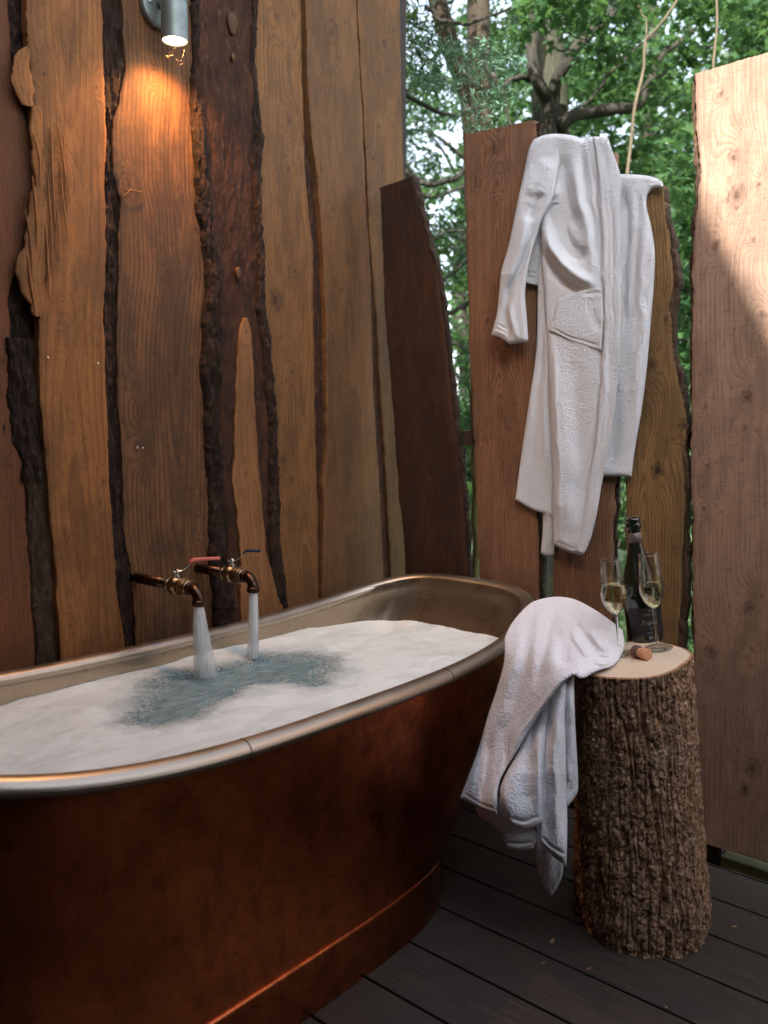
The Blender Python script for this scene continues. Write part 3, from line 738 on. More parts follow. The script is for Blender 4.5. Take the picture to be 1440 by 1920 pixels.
vo = fm.n('TexVoronoi', {'feature': 'F1'}, Vector=v, Scale=170.).outputs[0]
vo2 = fm.n('TexVoronoi', {'feature': 'F1'}, Vector=v, Scale=420.).outputs[0]
th_ = fm.attr('thin')
n1 = fm.noise(v, 9., 5, .65); n2 = fm.noise(v, 60., 4, .7)
c = fm.mix(n1, (.74,.80,.77), (.88,.92,.89))
tk = fm.ramp(fm.math('ADD', th_, fm.math('MULTIPLY', fm.math('SUBTRACT', n2, .5), .9)), [(.45, 0), (.95, 1)])
tk = fm.math('MULTIPLY', tk, fm.ramp(vo, [(.0, .45), (.6, 1)]))
c = fm.mix(fm.math('MULTIPLY', tk, .85), c, (.38,.47,.46))
c = fm.mix(fm.math('MULTIPLY', fm.ramp(n2, [(.30, 1), (.42, 0)]), .18), c, (.45,.47,.40))
hgt = fm.math('ADD', fm.math('MULTIPLY', vo, 1.), fm.math('MULTIPLY', vo2, .6))
swl = fm.noise(fm.n('Mapping', None, i0=v, i3=(5,2.2,1)).outputs[0], 1.6, 6, .62, 1.6)
c = fm.mix(fm.math('MULTIPLY', fm.ramp(swl, [(.47, 0), (.60, 1)]), .45), c, (.56,.62,.57))
cv = fm.math('ADD', fm.attr('cov'), fm.math('MULTIPLY', fm.math('SUBTRACT', n2, .5), .09))
cv = fm.math('ADD', cv, fm.math('MULTIPLY', fm.math('SUBTRACT', fm.noise(v, 260., 3, .6), .5), .05))
al = fm.ramp(fm.math('ADD', fm.math('MULTIPLY', cv, 13.), .3), [(.05, 0), (.95, 1)])
fm.P(color=c, rough=.42, alpha=al, normal=fm.bump(fm.math('MULTIPLY', hgt, fm.math('ADD', .25, tk)), .22, .003), spec=.4, **{'Subsurface Weight': .0})
fo = link('foam', mesh_np('foam', V, F, {'thin': thin.ravel()[used], 'cov': hs.ravel()[used]}), fm.m, bw)
fo['kind'] = 'stuff'
# loose froth bubbles
rng = np.random.default_rng(5)
bb = MB(); ico = bmesh.new(); bmesh.ops.create_icosphere(ico, subdivisions=1, radius=1)
IV = np.array([x.co[:] for x in ico.verts]); IF = np.array([[x.index for x in f.verts] for f in ico.faces]); ico.free()
ok = np.argwhere((rad < ph) & (hs > -.03) & (hs < .07))
for q in rng.choice(len(ok), 2600, replace=False):
    i, j_ = ok[q]; r = rng.uniform(.0005, .0015)
    bb.add(IV*r+np.array([gx[i, j_], gy[i, j_], (fz[i, j_] if hs[i, j_] > 0 else ZW-.004)+r*.2]), IF)
bo = bb.build('froth_bubbles', flat_mat('froth', (.78,.80,.78), .15, 0, .05, spec=.8), bw); bo['kind'] = 'stuff'

# ------------------------------------------------------------------ taps and running water
brass = NT('aged_brass'); v = brass.n('TexCoord').outputs['Object']
n1 = brass.noise(v, 70., 5, .65)
brass.P(color=brass.mix(brass.ramp(n1, [(.35, 0), (.65, 1)]), (.46,.34,.20), (.14,.085,.045)), rough=.28, metal=1., normal=brass.bump(n1, .3, .002))
dkc = NT('dark_copper_pipe'); v = dkc.n('TexCoord').outputs['Object']
n1 = dkc.noise(v, 60., 5, .65)
dkc.P(color=dkc.mix(dkc.ramp(n1, [(.35, 0), (.65, 1)]), (.12,.065,.040), (.035,.022,.016)), rough=.33, metal=1., normal=dkc.bump(n1, .25, .002))
chrome = flat_mat('steel_lever', (.7,.68,.64), .25, 1.)
def tap(p_wall, L, lever_mat, label, lever_dir, lever_len, drop, ang):
    x0, y0, z0 = p_wall
    t = thing('tap', label, 'tap', tuple(p_wall))
    def X(a, dz=0., dy=0.): return np.array([x0+a, y0+dy, z0+dz])
    MB().tube([X(-.03), X(0), X(L*.42)], .0145, 20).build('supply_pipe', dkc.m, t)
    b_ = MB(); a0 = L*.40
    # valve body profile: collars, belly, nuts
    pr = [(0,.0135),(.004,.0165),(.010,.0165),(.012,.0135),(.016,.0140),(.020,.0185),(.030,.0200),(.042,.0185),(.046,.0150),(.048,.0185),(.052,.0185),(.053,.0150),(.057,.0195),(.063,.0195),(.064,.0160),(.067,.0190),(.072,.0190),(.073,.0150),(.078,.0172),(.083,.0172),(.085,.013)]
    path = []; rad = []
    for a, r in pr: path.append(X(a0+a*1.12)); rad.append(r*1.22)
    b_.tube(path, rad, 24); o = b_.build('valve_body', brass.m, t); autosmooth_fast(o.data, 40)
    xe = a0+.092
    # hexagonal nut
    hx = MB(); hx.tube([X(a0+.030), X(a0+.046)], .0262, 6); o = hx.build('hex_nut', brass.m, t, False)
    # elbow
    r = .030; cpx = xe+.012; pts = [X(xe-.004), X(xe+.006)]
    for k in np.linspace(0, math.pi/2, 12): pts.append(X(cpx+r*math.sin(k), -(r-r*math.cos(k))))
    pts.append(X(cpx+r, -r-drop))
    MB().tube(crv(pts, 28), .0150, 20).build('elbow', dkc.m, t)
    e = pts[-1]
    col_ = MB(); col_.tube([e+[0,0,.016], e+[0,0,.014], e+[0,0,.002], e], [.0160,.0182,.0182,.0160], 20); col_.tube([X(xe-.002), X(xe), X(xe+.010), X(xe+.012)], [.0155,.0178,.0178,.0155], 20)
    o = col_.build('collar', dkc.m, t); autosmooth_fast(o.data, 40)
    # stem and lever
    ax_ = X(a0+.038)
    s_ = MB(); s_.tube([ax_+[0,0,.014], ax_+[0,0,.030], ax_+[0,0,.030], ax_+[0,0,.040]], [.011,.011,.007,.007], 14)
    s_.tube([ax_+[0,0,.040], ax_+[0,0,.041], ax_+[0,0,.046]], [.008,.008,.006], 6)
    o = s_.build('valve_stem', chrome, t); autosmooth_fast(o.data, 40)
    ld = np.array([*lever_dir, 0.]); ld = ld/np.linalg.norm(ld); sdv = np.cross(ld, [0,0,1])
    def strip(pts, w_, th_):
        m = MB(); pts = np.array(pts)
        for i in range(len(pts)-1): pass
        A = pts-sdv*w_; B = pts+sdv*w_; up = np.array([0,0,th_])
        G = np.stack([A, B, B+up, A+up], 1)
        V = G.reshape(-1, 3); Fq = grid_faces(len(pts), 4, True)
        n_ = len(V)-4
        Fq = np.concatenate([Fq, [[3,2,1,0],[n_,n_+1,n_+2,n_+3]]])
        m.add(V, Fq); return m
    top = ax_+[0,0,.038]
    prof = [top-ld*.010, top+ld*.008, top+ld*.020+[0,0,.004], top+ld*.038+[0,0,.022], top+ld*.046+[0,0,.025]]
    lev = strip(crv(prof, 16), .0060, .0030).build('lever', chrome, t)
    grip = [top+ld*.036+[0,0,.0195], top+ld*.044+[0,0,.0255], top+ld*.056+[0,0,.027], top+ld*lever_len+[0,0,.026]]
    g = strip(crv(grip, 24), .0085, .0075).build('lever_grip', lever_mat, lev)
    bv = g.modifiers.new('bevel', 'BEVEL'); bv.width = .002; bv.segments = 2
    return e
redm = flat_mat('red_plastic', (.62,.14,.11), .4, 0, .15, 60)
bluem = flat_mat('blue_plastic', (.008,.018,.05), .4, 0, .15, 60)
tp1 = onax(np.array([256.]), np.array([1083.]), 0, WX+.02)[0]
def lever_toward(origin, tx, ty):    # horizontal direction from the valve towards a photo point at the valve's height
    tgt = onax(np.array([float(tx)]), np.array([float(ty)]), 2, origin[2]+.06)[0]
    d = tgt-origin; return (d[0], d[1])
e1 = tap(tp1, .385, redm, 'brass tap with a red lever handle, nearer the left edge', (.42, .9), .118, .012, 0)
tp2 = onax(np.array([376.]), np.array([1066.]), 0, WX+.035)[0]
e2 = tap(tp2, .270, bluem, 'brass tap with a dark blue lever handle, right of the red one', (.75, .65), .085, .012, 0)
def stream_mat(name, dens):
    N = NT(name); v = N.n('TexCoord').outputs['Object']
    n = N.noise(N.n('Mapping', None, i0=v, i3=(240,240,5)).outputs[0], 1., 3, .55)
    a = N.ramp(n, [(.25, dens*.55), (.70, min(1, dens*1.1))])
    tr = N.attr('fade')
    al = N.math('MULTIPLY', a, tr, clamp=True)
    return N.P(color=(.80,.80,.77), rough=.2, alpha=al, normal=N.bump(n, .25, .003), spec=.6)
def stream(e, r0, r1, label, dens, lean=(0,0)):
    zz = np.linspace(e[2]-.001, ZW+.004, 60); t = (e[2]-zz)/(e[2]-zz[-1]); th = np.linspace(0, 2*math.pi, 40, endpoint=False)
    r = (r0+(r1-r0)*t**.8)[:, None]*(1+.10*vn(th*4.46, t[:, None]*5, 0, 3)*t[:, None])
    P = np.stack([e[0]+lean[0]*t[:, None]**1.6+r*np.cos(th), e[1]+lean[1]*t[:, None]**1.6+r*np.sin(th), np.repeat(zz[:, None], 40, 1)], -1)
    s_ = thing('water_stream', label, 'water', (e[0], e[1], ZW))
    fade = np.repeat((1-.45*t)[:, None], 40, 1)
    link('stream', grid_mesh('stream', P, True, {'fade': fade}), stream_mat('running_water', dens), s_)
    P2 = P.copy(); P2[..., :2] = np.array([e[0], e[1]])+(P[..., :2]-np.array([e[0], e[1]]))*.55
    link('stream_core', grid_mesh('stream_core', P2, True, {'fade': fade}), stream_mat('running_water_core', dens*.9), s_)
    m = MB(); g = np.random.default_rng(int(r1*1e5))
    for k in range(40):
        a = g.uniform(0, 6.28); q = g.uniform(.0, .055)**.9; m.add(IV*g.uniform(.0006, .0016)+np.array([e[0]+lean[0]+q*math.cos(a), e[1]+lean[1]+q*math.sin(a), ZW+.008+g.exponential(.006)]), IF)
    f = m.build('splash_drops', flat_mat('splash', (.75,.77,.76), .15, 0, .05, spec=.8), s_); f['kind'] = 'stuff'
stream(e1, .0125, .030, 'spreading stream of water falling from the tap with the red lever', .78, (.01, .012))
stream(e2, .0125, .016, 'narrow stream of water falling from the tap with the blue lever', .95, (-.004, -.002))

# ------------------------------------------------------------------ wall lamp
lampm = flat_mat('zinc_lamp', (.22,.25,.235), .5, .75, .2, 30)
lw = onax(np.array([328.]), np.array([78.]), 0, WX+.105)[0]
lamp = thing('wall_lamp', 'grey cylindrical wall spotlight shining warm light down the planks', 'lamp', tuple(lw))
LR = .036
V, F = lathe_np([(LR-.004,.022),(LR-.0035,.002),(LR-.002,0),(LR,.001),(LR,.098),(LR-.0012,.0985),(LR-.0012,.1005),(LR,.101),(LR,.235),(LR-.003,.238),(0,.238)], 48, lw)
o = MB().add(V, F).build('lamp_body', lampm, lamp); autosmooth_fast(o.data, 30)
V, F = lathe_np([(0,0),(.048,0),(.054,-.003),(.057,-.008),(.057,-.02)], 48)
pc = onax(np.array([302.]), np.array([12.]), 0, WX+.04)[0]
V = np.stack([V[:, 2], V[:, 0], V[:, 1]], -1)+pc
o = MB().add(V, F).build('wall_plate', lampm, lamp); autosmooth_fast(o.data, 30)
ar = MB(); ar.tube([pc+[-.003,0,.004], pc+[.035,0,.004]], .014, 16); ar.build('arm', lampm, lamp)
MB().tube([pc+[-.001,-.035,.0], pc+[.003,-.035,.0]], .004, 8).build('screw', scr, lamp)
em = NT('lamp_lens'); em.P(color=(1,.8,.5), **{'Emission Color': (1,.72,.40,1), 'Emission Strength': 3.2})
V, F = lathe_np([(0,.006),(LR-.010,.006),(LR-.0042,.003)], 40, lw); MB().add(V, F).build('lens', em.m, lamp)
ring_m = flat_mat('reflector', (.9,.75,.5), .2, 1.)
ld_ = bpy.data.lights.new('spot', 'SPOT'); ld_.energy = 7; ld_.color = (1,.47,.15); ld_.spot_size = math.radians(150); ld_.spot_blend = 1.; ld_.shadow_soft_size = .02
lo = bpy.data.objects.new('spot', ld_); COL.objects.link(lo); lo.parent = lamp; lo.location = (0, 0, -.004); lo.rotation_euler = (0, math.radians(-8), 0)
# cobweb under the lamp
web = MB(); rg = np.random.default_rng(3)
wc = lw+np.array([-.01,0,-.012])
for k in range(9):
    a = wc+rg.normal(0, 1, 3)*[.016,.02,.010]+[0,0,-.026]; b_ = a+rg.normal(0, 1, 3)*[.015,.02,.015]
    m_ = (a+b_)/2+[0,0,-rg.uniform(.001,.006)]
    web.tube(crv([a, m_, b_], 8), .00016, 4)
for k in range(2):
    th = rg.uniform(0, 6.28); a = lw+np.array([LR*math.cos(th), LR*math.sin(th), 0]); web.tube(crv([a, (a+wc)/2+[0,0,-.012], wc+rg.normal(0,.01,3)+[0,0,-.03]], 10), .00014, 4)
tag(web.build('cobweb', flat_mat('web', (.16,.12,.08), .6)), 'wispy cobweb threads hanging under the wall lamp', 'cobweb', kind='stuff')

# ------------------------------------------------------------------ draped cloth
def coons(top, bottom, left, right, nr, nc, smooth=True):
    f = crv if smooth else lin
    T_, B_, L_, R_ = f(top, nc), f(bottom, nc), f(left, nr), f(right, nr)
    L_[0] = T_[0]; L_[-1] = B_[0]; R_[0] = T_[-1]; R_[-1] = B_[-1]
    s = np.linspace(0, 1, nc)[None, :, None]; t = np.linspace(0, 1, nr)[:, None, None]
    return (1-t)*T_[None]+t*B_[None]+(1-s)*L_[:, None]+s*R_[:, None]-((1-s)*(1-t)*T_[0]+s*(1-t)*T_[-1]+(1-s)*t*B_[0]+s*t*B_[-1])
def folds(px, py, fl):
    h = np.zeros_like(px)
    px, py = px+4.5*fbm(px*.012, py*.016, 0, 41, 3), py+5*fbm(px*.014, py*.012, 0, 43, 2)
    for pts, wd, am in fl:
        p = crv(pts, 40) if len(pts) > 2 else lin(pts, 24)
        w_ = np.broadcast_to(np.asarray(wd, float), ()) if np.ndim(wd) == 0 else None
        dm_ = np.full(px.shape, 1e18); am_ = np.zeros_like(px)
        n = len(p)-1
        for i in range(n):
            a, b_ = p[i], p[i+1]; e = b_-a; L2 = e@e+1e-9
            t = np.clip(((px-a[0])*e[0]+(py-a[1])*e[1])/L2, 0, 1)
            d2 = (px-a[0]-t*e[0])**2+(py-a[1]-t*e[1])**2
            m = d2 < dm_; dm_ = np.where(m, d2, dm_)
            u = (i+t)/n; am_ = np.where(m, np.minimum(1, 5*np.minimum(u, 1-u)+.12), am_)
        h += 1.45*am*am_*np.exp(-dm_/wd**2)
    return h
terry = NT('white_terry'); v = terry.n('TexCoord').outputs['Object']
t1 = terry.noise(v, 190., 4, .75); t2 = terry.noise(v, 70., 3, .6); t3 = terry.n('TexVoronoi', None, Vector=v, Scale=520.).outputs[0]
c = terry.mix(t2, (.86,.88,.93), (.92,.94,.97))
terry.P(color=c, rough=.95, sheen=.25, normal=terry.bump(terry.math('ADD', terry.math('ADD', t1, terry.math('MULTIPLY', t3, .7)), terry.math('MULTIPLY', t2, .5)), 1., .0050), spec=.1)
M['terry'] = terry.m
terry2 = NT('white_terry_coarse'); v = terry2.n('TexCoord').outputs['Object']
t1 = terry2.noise(v, 210., 4, .7); t2 = terry2.noise(v, 60., 3, .6)
terry2.P(color=terry2.mix(t2, (.82,.82,.85), (.90,.90,.93)), rough=.95, sheen=.25, normal=terry2.bump(terry2.math('ADD', t1, terry2.math('MULTIPLY', t2, .6)), .9, .0040), spec=.1)
M['terry2'] = terry2.m
def sheet(name, parent, mat, top, bottom, left, right, D, T=.010, edge=9, fl=(), hem=None, pxres=1.9, smooth=True, nap=.0010, gap=.012, seed=0, fade_top=None):
    w_ = max(np.abs(np.array(top)[-1]-np.array(top)[0]).max(), np.abs(np.array(bottom)[-1]-np.array(bottom)[0]).max(), 20)
    h_ = max(np.abs(np.array(left)[-1]-np.array(left)[0]).max(), np.abs(np.array(right)[-1]-np.array(right)[0]).max(), 20)
    nr, nc = int(h_/pxres)+4, int(w_/pxres)+4
    G = coons(top, bottom, left, right, nr, nc, smooth)
    px, py = G[..., 0], G[..., 1]
    # distance to the boundary
    bd = np.concatenate([G[0], G[:, -1], G[-1], G[:, 0]])[::3]
    dmin = np.full(px.shape, 1e9)
    for b_ in bd: dmin = np.minimum(dmin, (px-b_[0])**2+(py-b_[1])**2)
    dmin = np.sqrt(dmin)
    q = np.clip(dmin/edge, 0, 1)
    h = T*np.sqrt(np.clip(1-(1-q)**2, 0, 1))
    h = h+folds(px, py, fl)*np.clip(dmin/(edge*1.2), 0, 1)**.7
    h += nap*fbm(px*.55, py*.55, 0, 3+seed, 2)*q+.0040*fbm(px*.022, py*.010, 0, 31+seed, 2)*q
    base = D(px, py) if callable(D) else D
    h = np.maximum(h, T*.22*np.sqrt(np.clip(1-(1-q)**2, 0, 1)))
    A = at(px, py, base-h)
    # slight jitter of the outline so that it reads as loops of yarn
    B = at(px, py, base-h*.0+gap*.0-np.minimum(h*.35, T*.35)+0*px+.0)
    me = solid_grid(name, A, B)
    return link(name, me, mat, parent)
def rbf(pts):
    """pts: (px, py, value) -> smooth interpolating function (thin plate)"""
    p = np.array(pts, float); X_ = p[:, :2]/200.; n = len(p)
    def U(r2): return .5*r2*np.log(r2+1e-12)
    K = U(((X_[:, None]-X_[None])**2).sum(-1))+np.eye(n)*1e-4
    Pm = np.c_[np.ones(n), X_]; A = np.zeros((n+3, n+3)); A[:n, :n] = K; A[:n, n:] = Pm; A[n:, :n] = Pm.T
    co = np.linalg.solve(A, np.r_[p[:, 2], 0, 0, 0])
    def f(px, py):
        r = co[n]+co[n+1]*px/200.+co[n+2]*py/200.
        for i in range(n): r = r+co[i]*U((px/200.-X_[i, 0])**2+(py/200.-X_[i, 1])**2)
        return r
    return f
def Dfence(off):
    def f(px, py):
        d = ray(px, py); return (FY-off-CC[1])/d[..., 1]
    return f

robe = thing('bathrobe', 'white terry bathrobe hung over the top of the fence boards', 'bathrobe', (-1.25, FY-.03, 1.0))
TR = M['terry']
# right-hand panel, folded over the golden board
sheet('back_panel', robe, TR,
      [(1118,322),(1160,326),(1190,327),(1222,331),(1242,341)], [(1100,892),(1130,893),(1160,893),(1184,894)],
      [(1118,322),(1110,500),(1105,700),(1100,892)], [(1242,341),(1243,352),(1226,352),(1214,366),(1213,390),(1220,420),(1228,470),(1227,520),(1221,600),(1212,700),(1203,770),(1191,840),(1184,894)],
      Dfence(.010), .016, 9, [([(1165,340),(1172,420),(1166,520),(1168,620)], 12, -.014), ([(1205,380),(1206,480),(1200,640),(1185,800)], 9, .006), ([(1150,700),(1150,880)], 16, -.006), ([(1195,345),(1196,450),(1190,600)], 7, -.004)], seed=1)
# inner cuff of the far sleeve
sheet('inner_cuff', robe, TR, [(984,455),(1014,420)], [(980,529),(1011,536)], [(984,455),(980,529)], [(1014,420),(1014,480),(1011,536)], Dfence(.012), .008, 6,
      [([(984,508),(1010,514)], 2.2, -.003), ([(984,517),(1010,523)], 2.2, -.003)], seed=2)
# left panel under the front
sheet('side_panel', robe, TR,
      [(1012,440),(1060,450)], [(966,936),(985,948),(1003,957),(1024,964),(1050,975)],
      [(1012,440),(1010,500),(1008,560),(1007,620),(1003,680),(994,740),(985,800),(975,870),(966,936)], [(1060,450),(1058,700),(1050,975)],
      Dfence(.012), .012, 8, [([(1013,570),(1010,700),(995,850),(985,930)], 7, -.004), ([(1022,600),(1021,750),(1017,900)], 6, .006)], seed=3)
sheet('hanging_tail', robe, TR, [(1016,900),(1044,900)], [(1014,1038),(1026,1042),(1039,1040)], [(1016,900),(1018,980),(1014,1038)], [(1044,900),(1042,980),(1039,1040)], Dfence(.004), .009, 6, [([(1028,920),(1026,1035)], 6, .004)], seed=4)
# main front
FT = [(1000,262),(1018,254),(1038,251),(1062,252),(1082,256),(1094,261),(1104,257),(1122,256),(1138,258)]
FL = [(1000,262),(990,285),(985,330),(995,375),(1011,410),(1015,440),(1017,500),(1021,560),(1026,640),(1029,720),(1032,800),(1036,880),(1036,960),(1038,1021)]
FR = [(1138,258),(1147,280),(1158,310),(1166,345),(1161,400),(1163,470),(1166,560),(1164,640),(1159,700),(1150,790),(1139,860),(1129,905),(1118,970),(1108,1010),(1098,1033),(1092,1041)]
FB = [(1038,1021),(1058,1032),(1075,1038),(1092,1041)]
sheet('front_panel', robe, TR, FT, FB, FL, FR, Dfence(.026), .018, 11, [
    ([(1015,425),(1022,450),(1036,476),(1058,500),(1085,520),(1112,535)], 11, .022),
    ([(1018,465),(1032,500),(1060,528),(1092,545)], 11, -.012),
    ([(1040,380),(1046,420),(1062,460),(1090,480),(1108,470)], 13, -.017),
    ([(1000,350),(1018,345),(1036,352),(1046,375)], 16, .006),
    ([(1052,290),(1056,340),(1068,400),(1085,440)], 14, -.010),
    ([(1072,300),(1080,350),(1094,410),(1104,460),(1112,520)], 11, .010),
    ([(1090,265),(1092,300),(1098,360),(1112,430),(1120,500)], 9, -.008),
    ([(1118,275),(1132,400),(1136,520),(1136,640),(1128,780),(1110,920),(1095,1020)], 6, .005),
    ([(1105,275),(1122,400),(1127,520),(1127,640),(1120,780),(1100,920),(1086,1015)], 4, -.005),
    ([(1150,300),(1152,420),(1154,540),(1150,660),(1142,770),(1125,870)], 4, -.004),
    ([(1050,700),(1052,800),(1058,900),(1064,1000)], 22, .012),
    ([(1085,680),(1082,780),(1086,880),(1080,980)], 18, -.007),
    ([(1034,640),(1040,760),(1044,880),(1046,1000)], 7, .006),
    ([(1040,1012),(1066,1022),(1096,1028)], 3, -.003)], seed=5)
sheet('pocket', robe, TR, [(1046,560),(1065,553),(1090,545),(1110,541),(1130,541)], [(1029,620),(1060,634),(1095,647),(1128,657)], [(1046,560),(1038,590),(1029,620)], [(1130,541),(1132,600),(1128,657)], Dfence(.040), .008, 5,
      [([(1090,552),(1128,550)], 3, -.003), ([(1034,618),(1080,636),(1124,650)], 2.5, -.003), ([(1100,560),(1112,600),(1124,625)], 7, -.004)], seed=6)
sheet('lapel', robe, TR, [(1112,257),(1126,256),(1140,258)], [(1078,1032),(1086,1036),(1093,1040)],
      [(1112,257),(1121,330),(1128,420),(1132,520),(1131,640),(1122,780),(1104,920),(1090,990),(1078,1032)], [(1140,258),(1149,285),(1159,315),(1164,350),(1163,430),(1166,560),(1164,640),(1159,700),(1150,790),(1139,860),(1129,905),(1118,970),(1104,1020),(1093,1040)], Dfence(.042), .007, 5,
      [([(1135,270),(1148,420),(1150,560),(1144,700),(1128,850),(1105,980)], 3, -.002), ([(1125,270),(1140,420),(1141,560),(1136,700),(1120,850),(1098,980)], 2, -.0015)], seed=7)
# near sleeve
SL = [(998,268),(990,285),(982,325),(971,375),(960,430),(951,470),(940,508),(936,545),(932,585),(926,610),(921,628)]
SR = [(1056,275),(1048,320),(1042,355),(1032,385),(1016,412),(1006,445),(996,482),(988,520),(985,552),(988,595),(991,641)]
sheet('sleeve', robe, TR, [(998,268),(1020,258),(1056,275)], [(921,628),(940,634),(955,645),(972,643),(991,641)], SL, SR, lambda px, py: Dfence(.016)(px, py)-.024*np.clip((py-290)/90, 0, 1), .024, 11, [
    ([(985,400),(975,450),(962,500),(955,540)], 10, .010),
    ([(1005,420),(992,460),(975,505),(958,545),(952,590),(956,640)], 6, -.014),
    ([(958,560),(962,600),(968,638)], 6, .006),
    ([(1030,300),(1012,340),(1000,370)], 14, .008),
    ([(940,560),(944,600),(946,628)], 6, -.006),
    ([(1020,360),(1008,390),(990,420)], 8, -.008),
    ([(925,604),(940,610),(952,618)], 2, -.0035), ([(923,612),(938,618),(952,626)], 2, -.0035), ([(922,620),(937,626),(952,634)], 2, -.0035)], seed=8)

# ------------------------------------------------------------------ stump
stump = thing('tree_stump', 'upright bark-covered log used as a side table on the deck', 'log', tuple(onax(np.array([1205.]), np.array([1742.]), 2, 0.)[0]))
S0 = onax(np.array([1203.]), np.array([1724.]), 2, 0.)[0]
D0 = float((S0-CC)@np.array([*FWD]))
S1 = at(np.array([1184.]), np.array([1236.]), D0+.02)[0]
print('stump', S0, S1)
axis = (S1-S0); hgt_s = np.linalg.norm(axis)
tn = axis/hgt_s+RGT*-.07-FWD*.0; tn /= np.linalg.norm(tn)      # top face normal leans left
nz, na = 420, 520
tz = np.linspace(0, 1, nz)[:, None]; an = np.linspace(0, 2*math.pi, na, endpoint=False)[None]
rad_s = .166-.034*tz**.75-.008*np.exp(-((tz-.0)/.05)**2)+.005*np.sin(3*an+1)*(1-.6*tz)+.0035*np.sin(5*an+2.2*tz+.4)
ca, sa = np.cos(an), np.sin(an)
# bark plates: ridged noise on the cylinder, elongated
cxn, cyn = ca*rad_s, sa*rad_s
zz_ = tz*hgt_s
u_ = an/(2*math.pi)
wv = .55*vn(ca*3, sa*3, zz_*7, 5)
r1 = np.abs(vn(ca*9+wv, sa*9, zz_*4.5, 7)); r2 = np.abs(vn(ca*16+wv, sa*16, zz_*11, 9)); r3 = np.abs(vn(ca*7, sa*7, zz_*38+wv*3, 19))
fis = np.clip(1-np.minimum(r1*6, 1), 0, 1)*.9+np.clip(1-np.minimum(r2*4.5, 1), 0, 1)*.6+np.clip(1-np.minimum(r3*6, 1), 0, 1)*.25
fine = fbm(ca*34, sa*34, zz_*190, 3, 3)
plate = fbm(ca*8, sa*8, zz_*48, 11, 3)
flak = np.clip(plate, -.2, .6)
rel = -.0105*fis+.0045*flak+.0016*fine
topfade = np.clip((1-tz)/.01, 0, 1)
rr_ = rad_s+rel*(.3+.7*topfade)
RG2 = RGT; FW2 = FWD
ctr = S0[None, None]+axis[None, None]*tz[..., None]
Ps = ctr+RG2*(rr_*ca)[..., None]+FW2*(rr_*sa)[..., None]
# tilt the sawn top: heights follow the tilted plane near the top
offp = RG2*(rr_*ca)[..., None]+FW2*(rr_*sa)[..., None]
dz_top = -(offp@tn)/tn[2]
Ps[..., 2] += dz_top*np.clip((tz-.3)/.7, 0, 1)**1.2
bot = .012*np.sin(an*1+2.)*(1-tz)**6
Ps[..., 2] = np.maximum(Ps[..., 2], .001)
hh = (-fis*.9+fine*.6+plate*.5)
lp_ = at(np.array([1192.]), np.array([1612.]), D0-.155)[0]
pale = np.clip(1.25-np.sqrt(((Ps-lp_)@RGT/.016)**2+((Ps[..., 2]-lp_[2])/.042)**2+(((Ps-lp_)@FWD)/.09)**2)+.8*fbm(ca*22, sa*22, zz_*70, 5, 3), 0, 1)
pale = np.where((Ps-lp_)@FWD < .1, pale, 0)
link('bark', grid_mesh('bark', Ps, True, {'h': hh+0*tz, 'pale': pale}, flip=False), M['bark_stump'], stump)
# top face
tm = NT('sawn_top'); v = tm.n('TexCoord').outputs['Object']
rg_ = tm.attr('rr')
wv_ = tm.math('FRACT', tm.math('MULTIPLY', tm.math('ADD', rg_, tm.math('MULTIPLY', tm.noise(v, 12., 3), .10)), 10.))
c = tm.mix(tm.math('MULTIPLY', tm.ramp(wv_, [(0, 0), (.7, .2), (.95, 1), (1, 0)]), .65), (.68,.57,.42), (.40,.27,.17))
c = tm.mix(tm.ramp(rg_, [(.0, .35), (.3, .0)]), c, (.50,.34,.22))
c = tm.mix(tm.math('MULTIPLY', tm.ramp(tm.noise(v, 22., 5, .7), [(.45, 0), (.65, 1)]), .3), c, (.60,.44,.32))
c = tm.mix(tm.ramp(rg_, [(.945, 0), (.965, 1)]), c, (.30,.15,.08))
tm.P(color=c, rough=.7, normal=tm.bump(tm.noise(tm.n('Mapping', None, i0=v, i3=(400,60,60)).outputs[0], 1., 3), .3, .001), spec=.3)
last = Ps[-1]; cT = last.mean(0); ks = np.r_[1.0, .992, .97, .94, .9, .8, .65, .5, .35, .2, .08, .002]
rows = [cT+(last-cT)*k + np.array([0,0,.0015 if .1 < k < .985 else 0]) for k in ks]
link('sawn_top', grid_mesh('sawn_top', np.array(rows), True, {'rr': np.repeat(ks[:, None], na, 1)}), tm.m, stump)
def ontop(px, py):      # photo point -> point on the tilted sawn face
    d = ray(np.array([float(px)]), np.array([float(py)]))[0]
    t = ((cT-CC)@tn)/(d@tn); return CC+d*t+tn*.0016
TOPM = np.eye(3)
# frame of the tilted top (x = right, y = away, z = normal)
tx_ = RGT-tn*(RGT@tn); tx_ /= np.linalg.norm(tx_); ty_ = np.cross(tn, tx_)
TOPM = np.stack([tx_, ty_, tn], 1)
def place(V, p): return V@TOPM.T+p
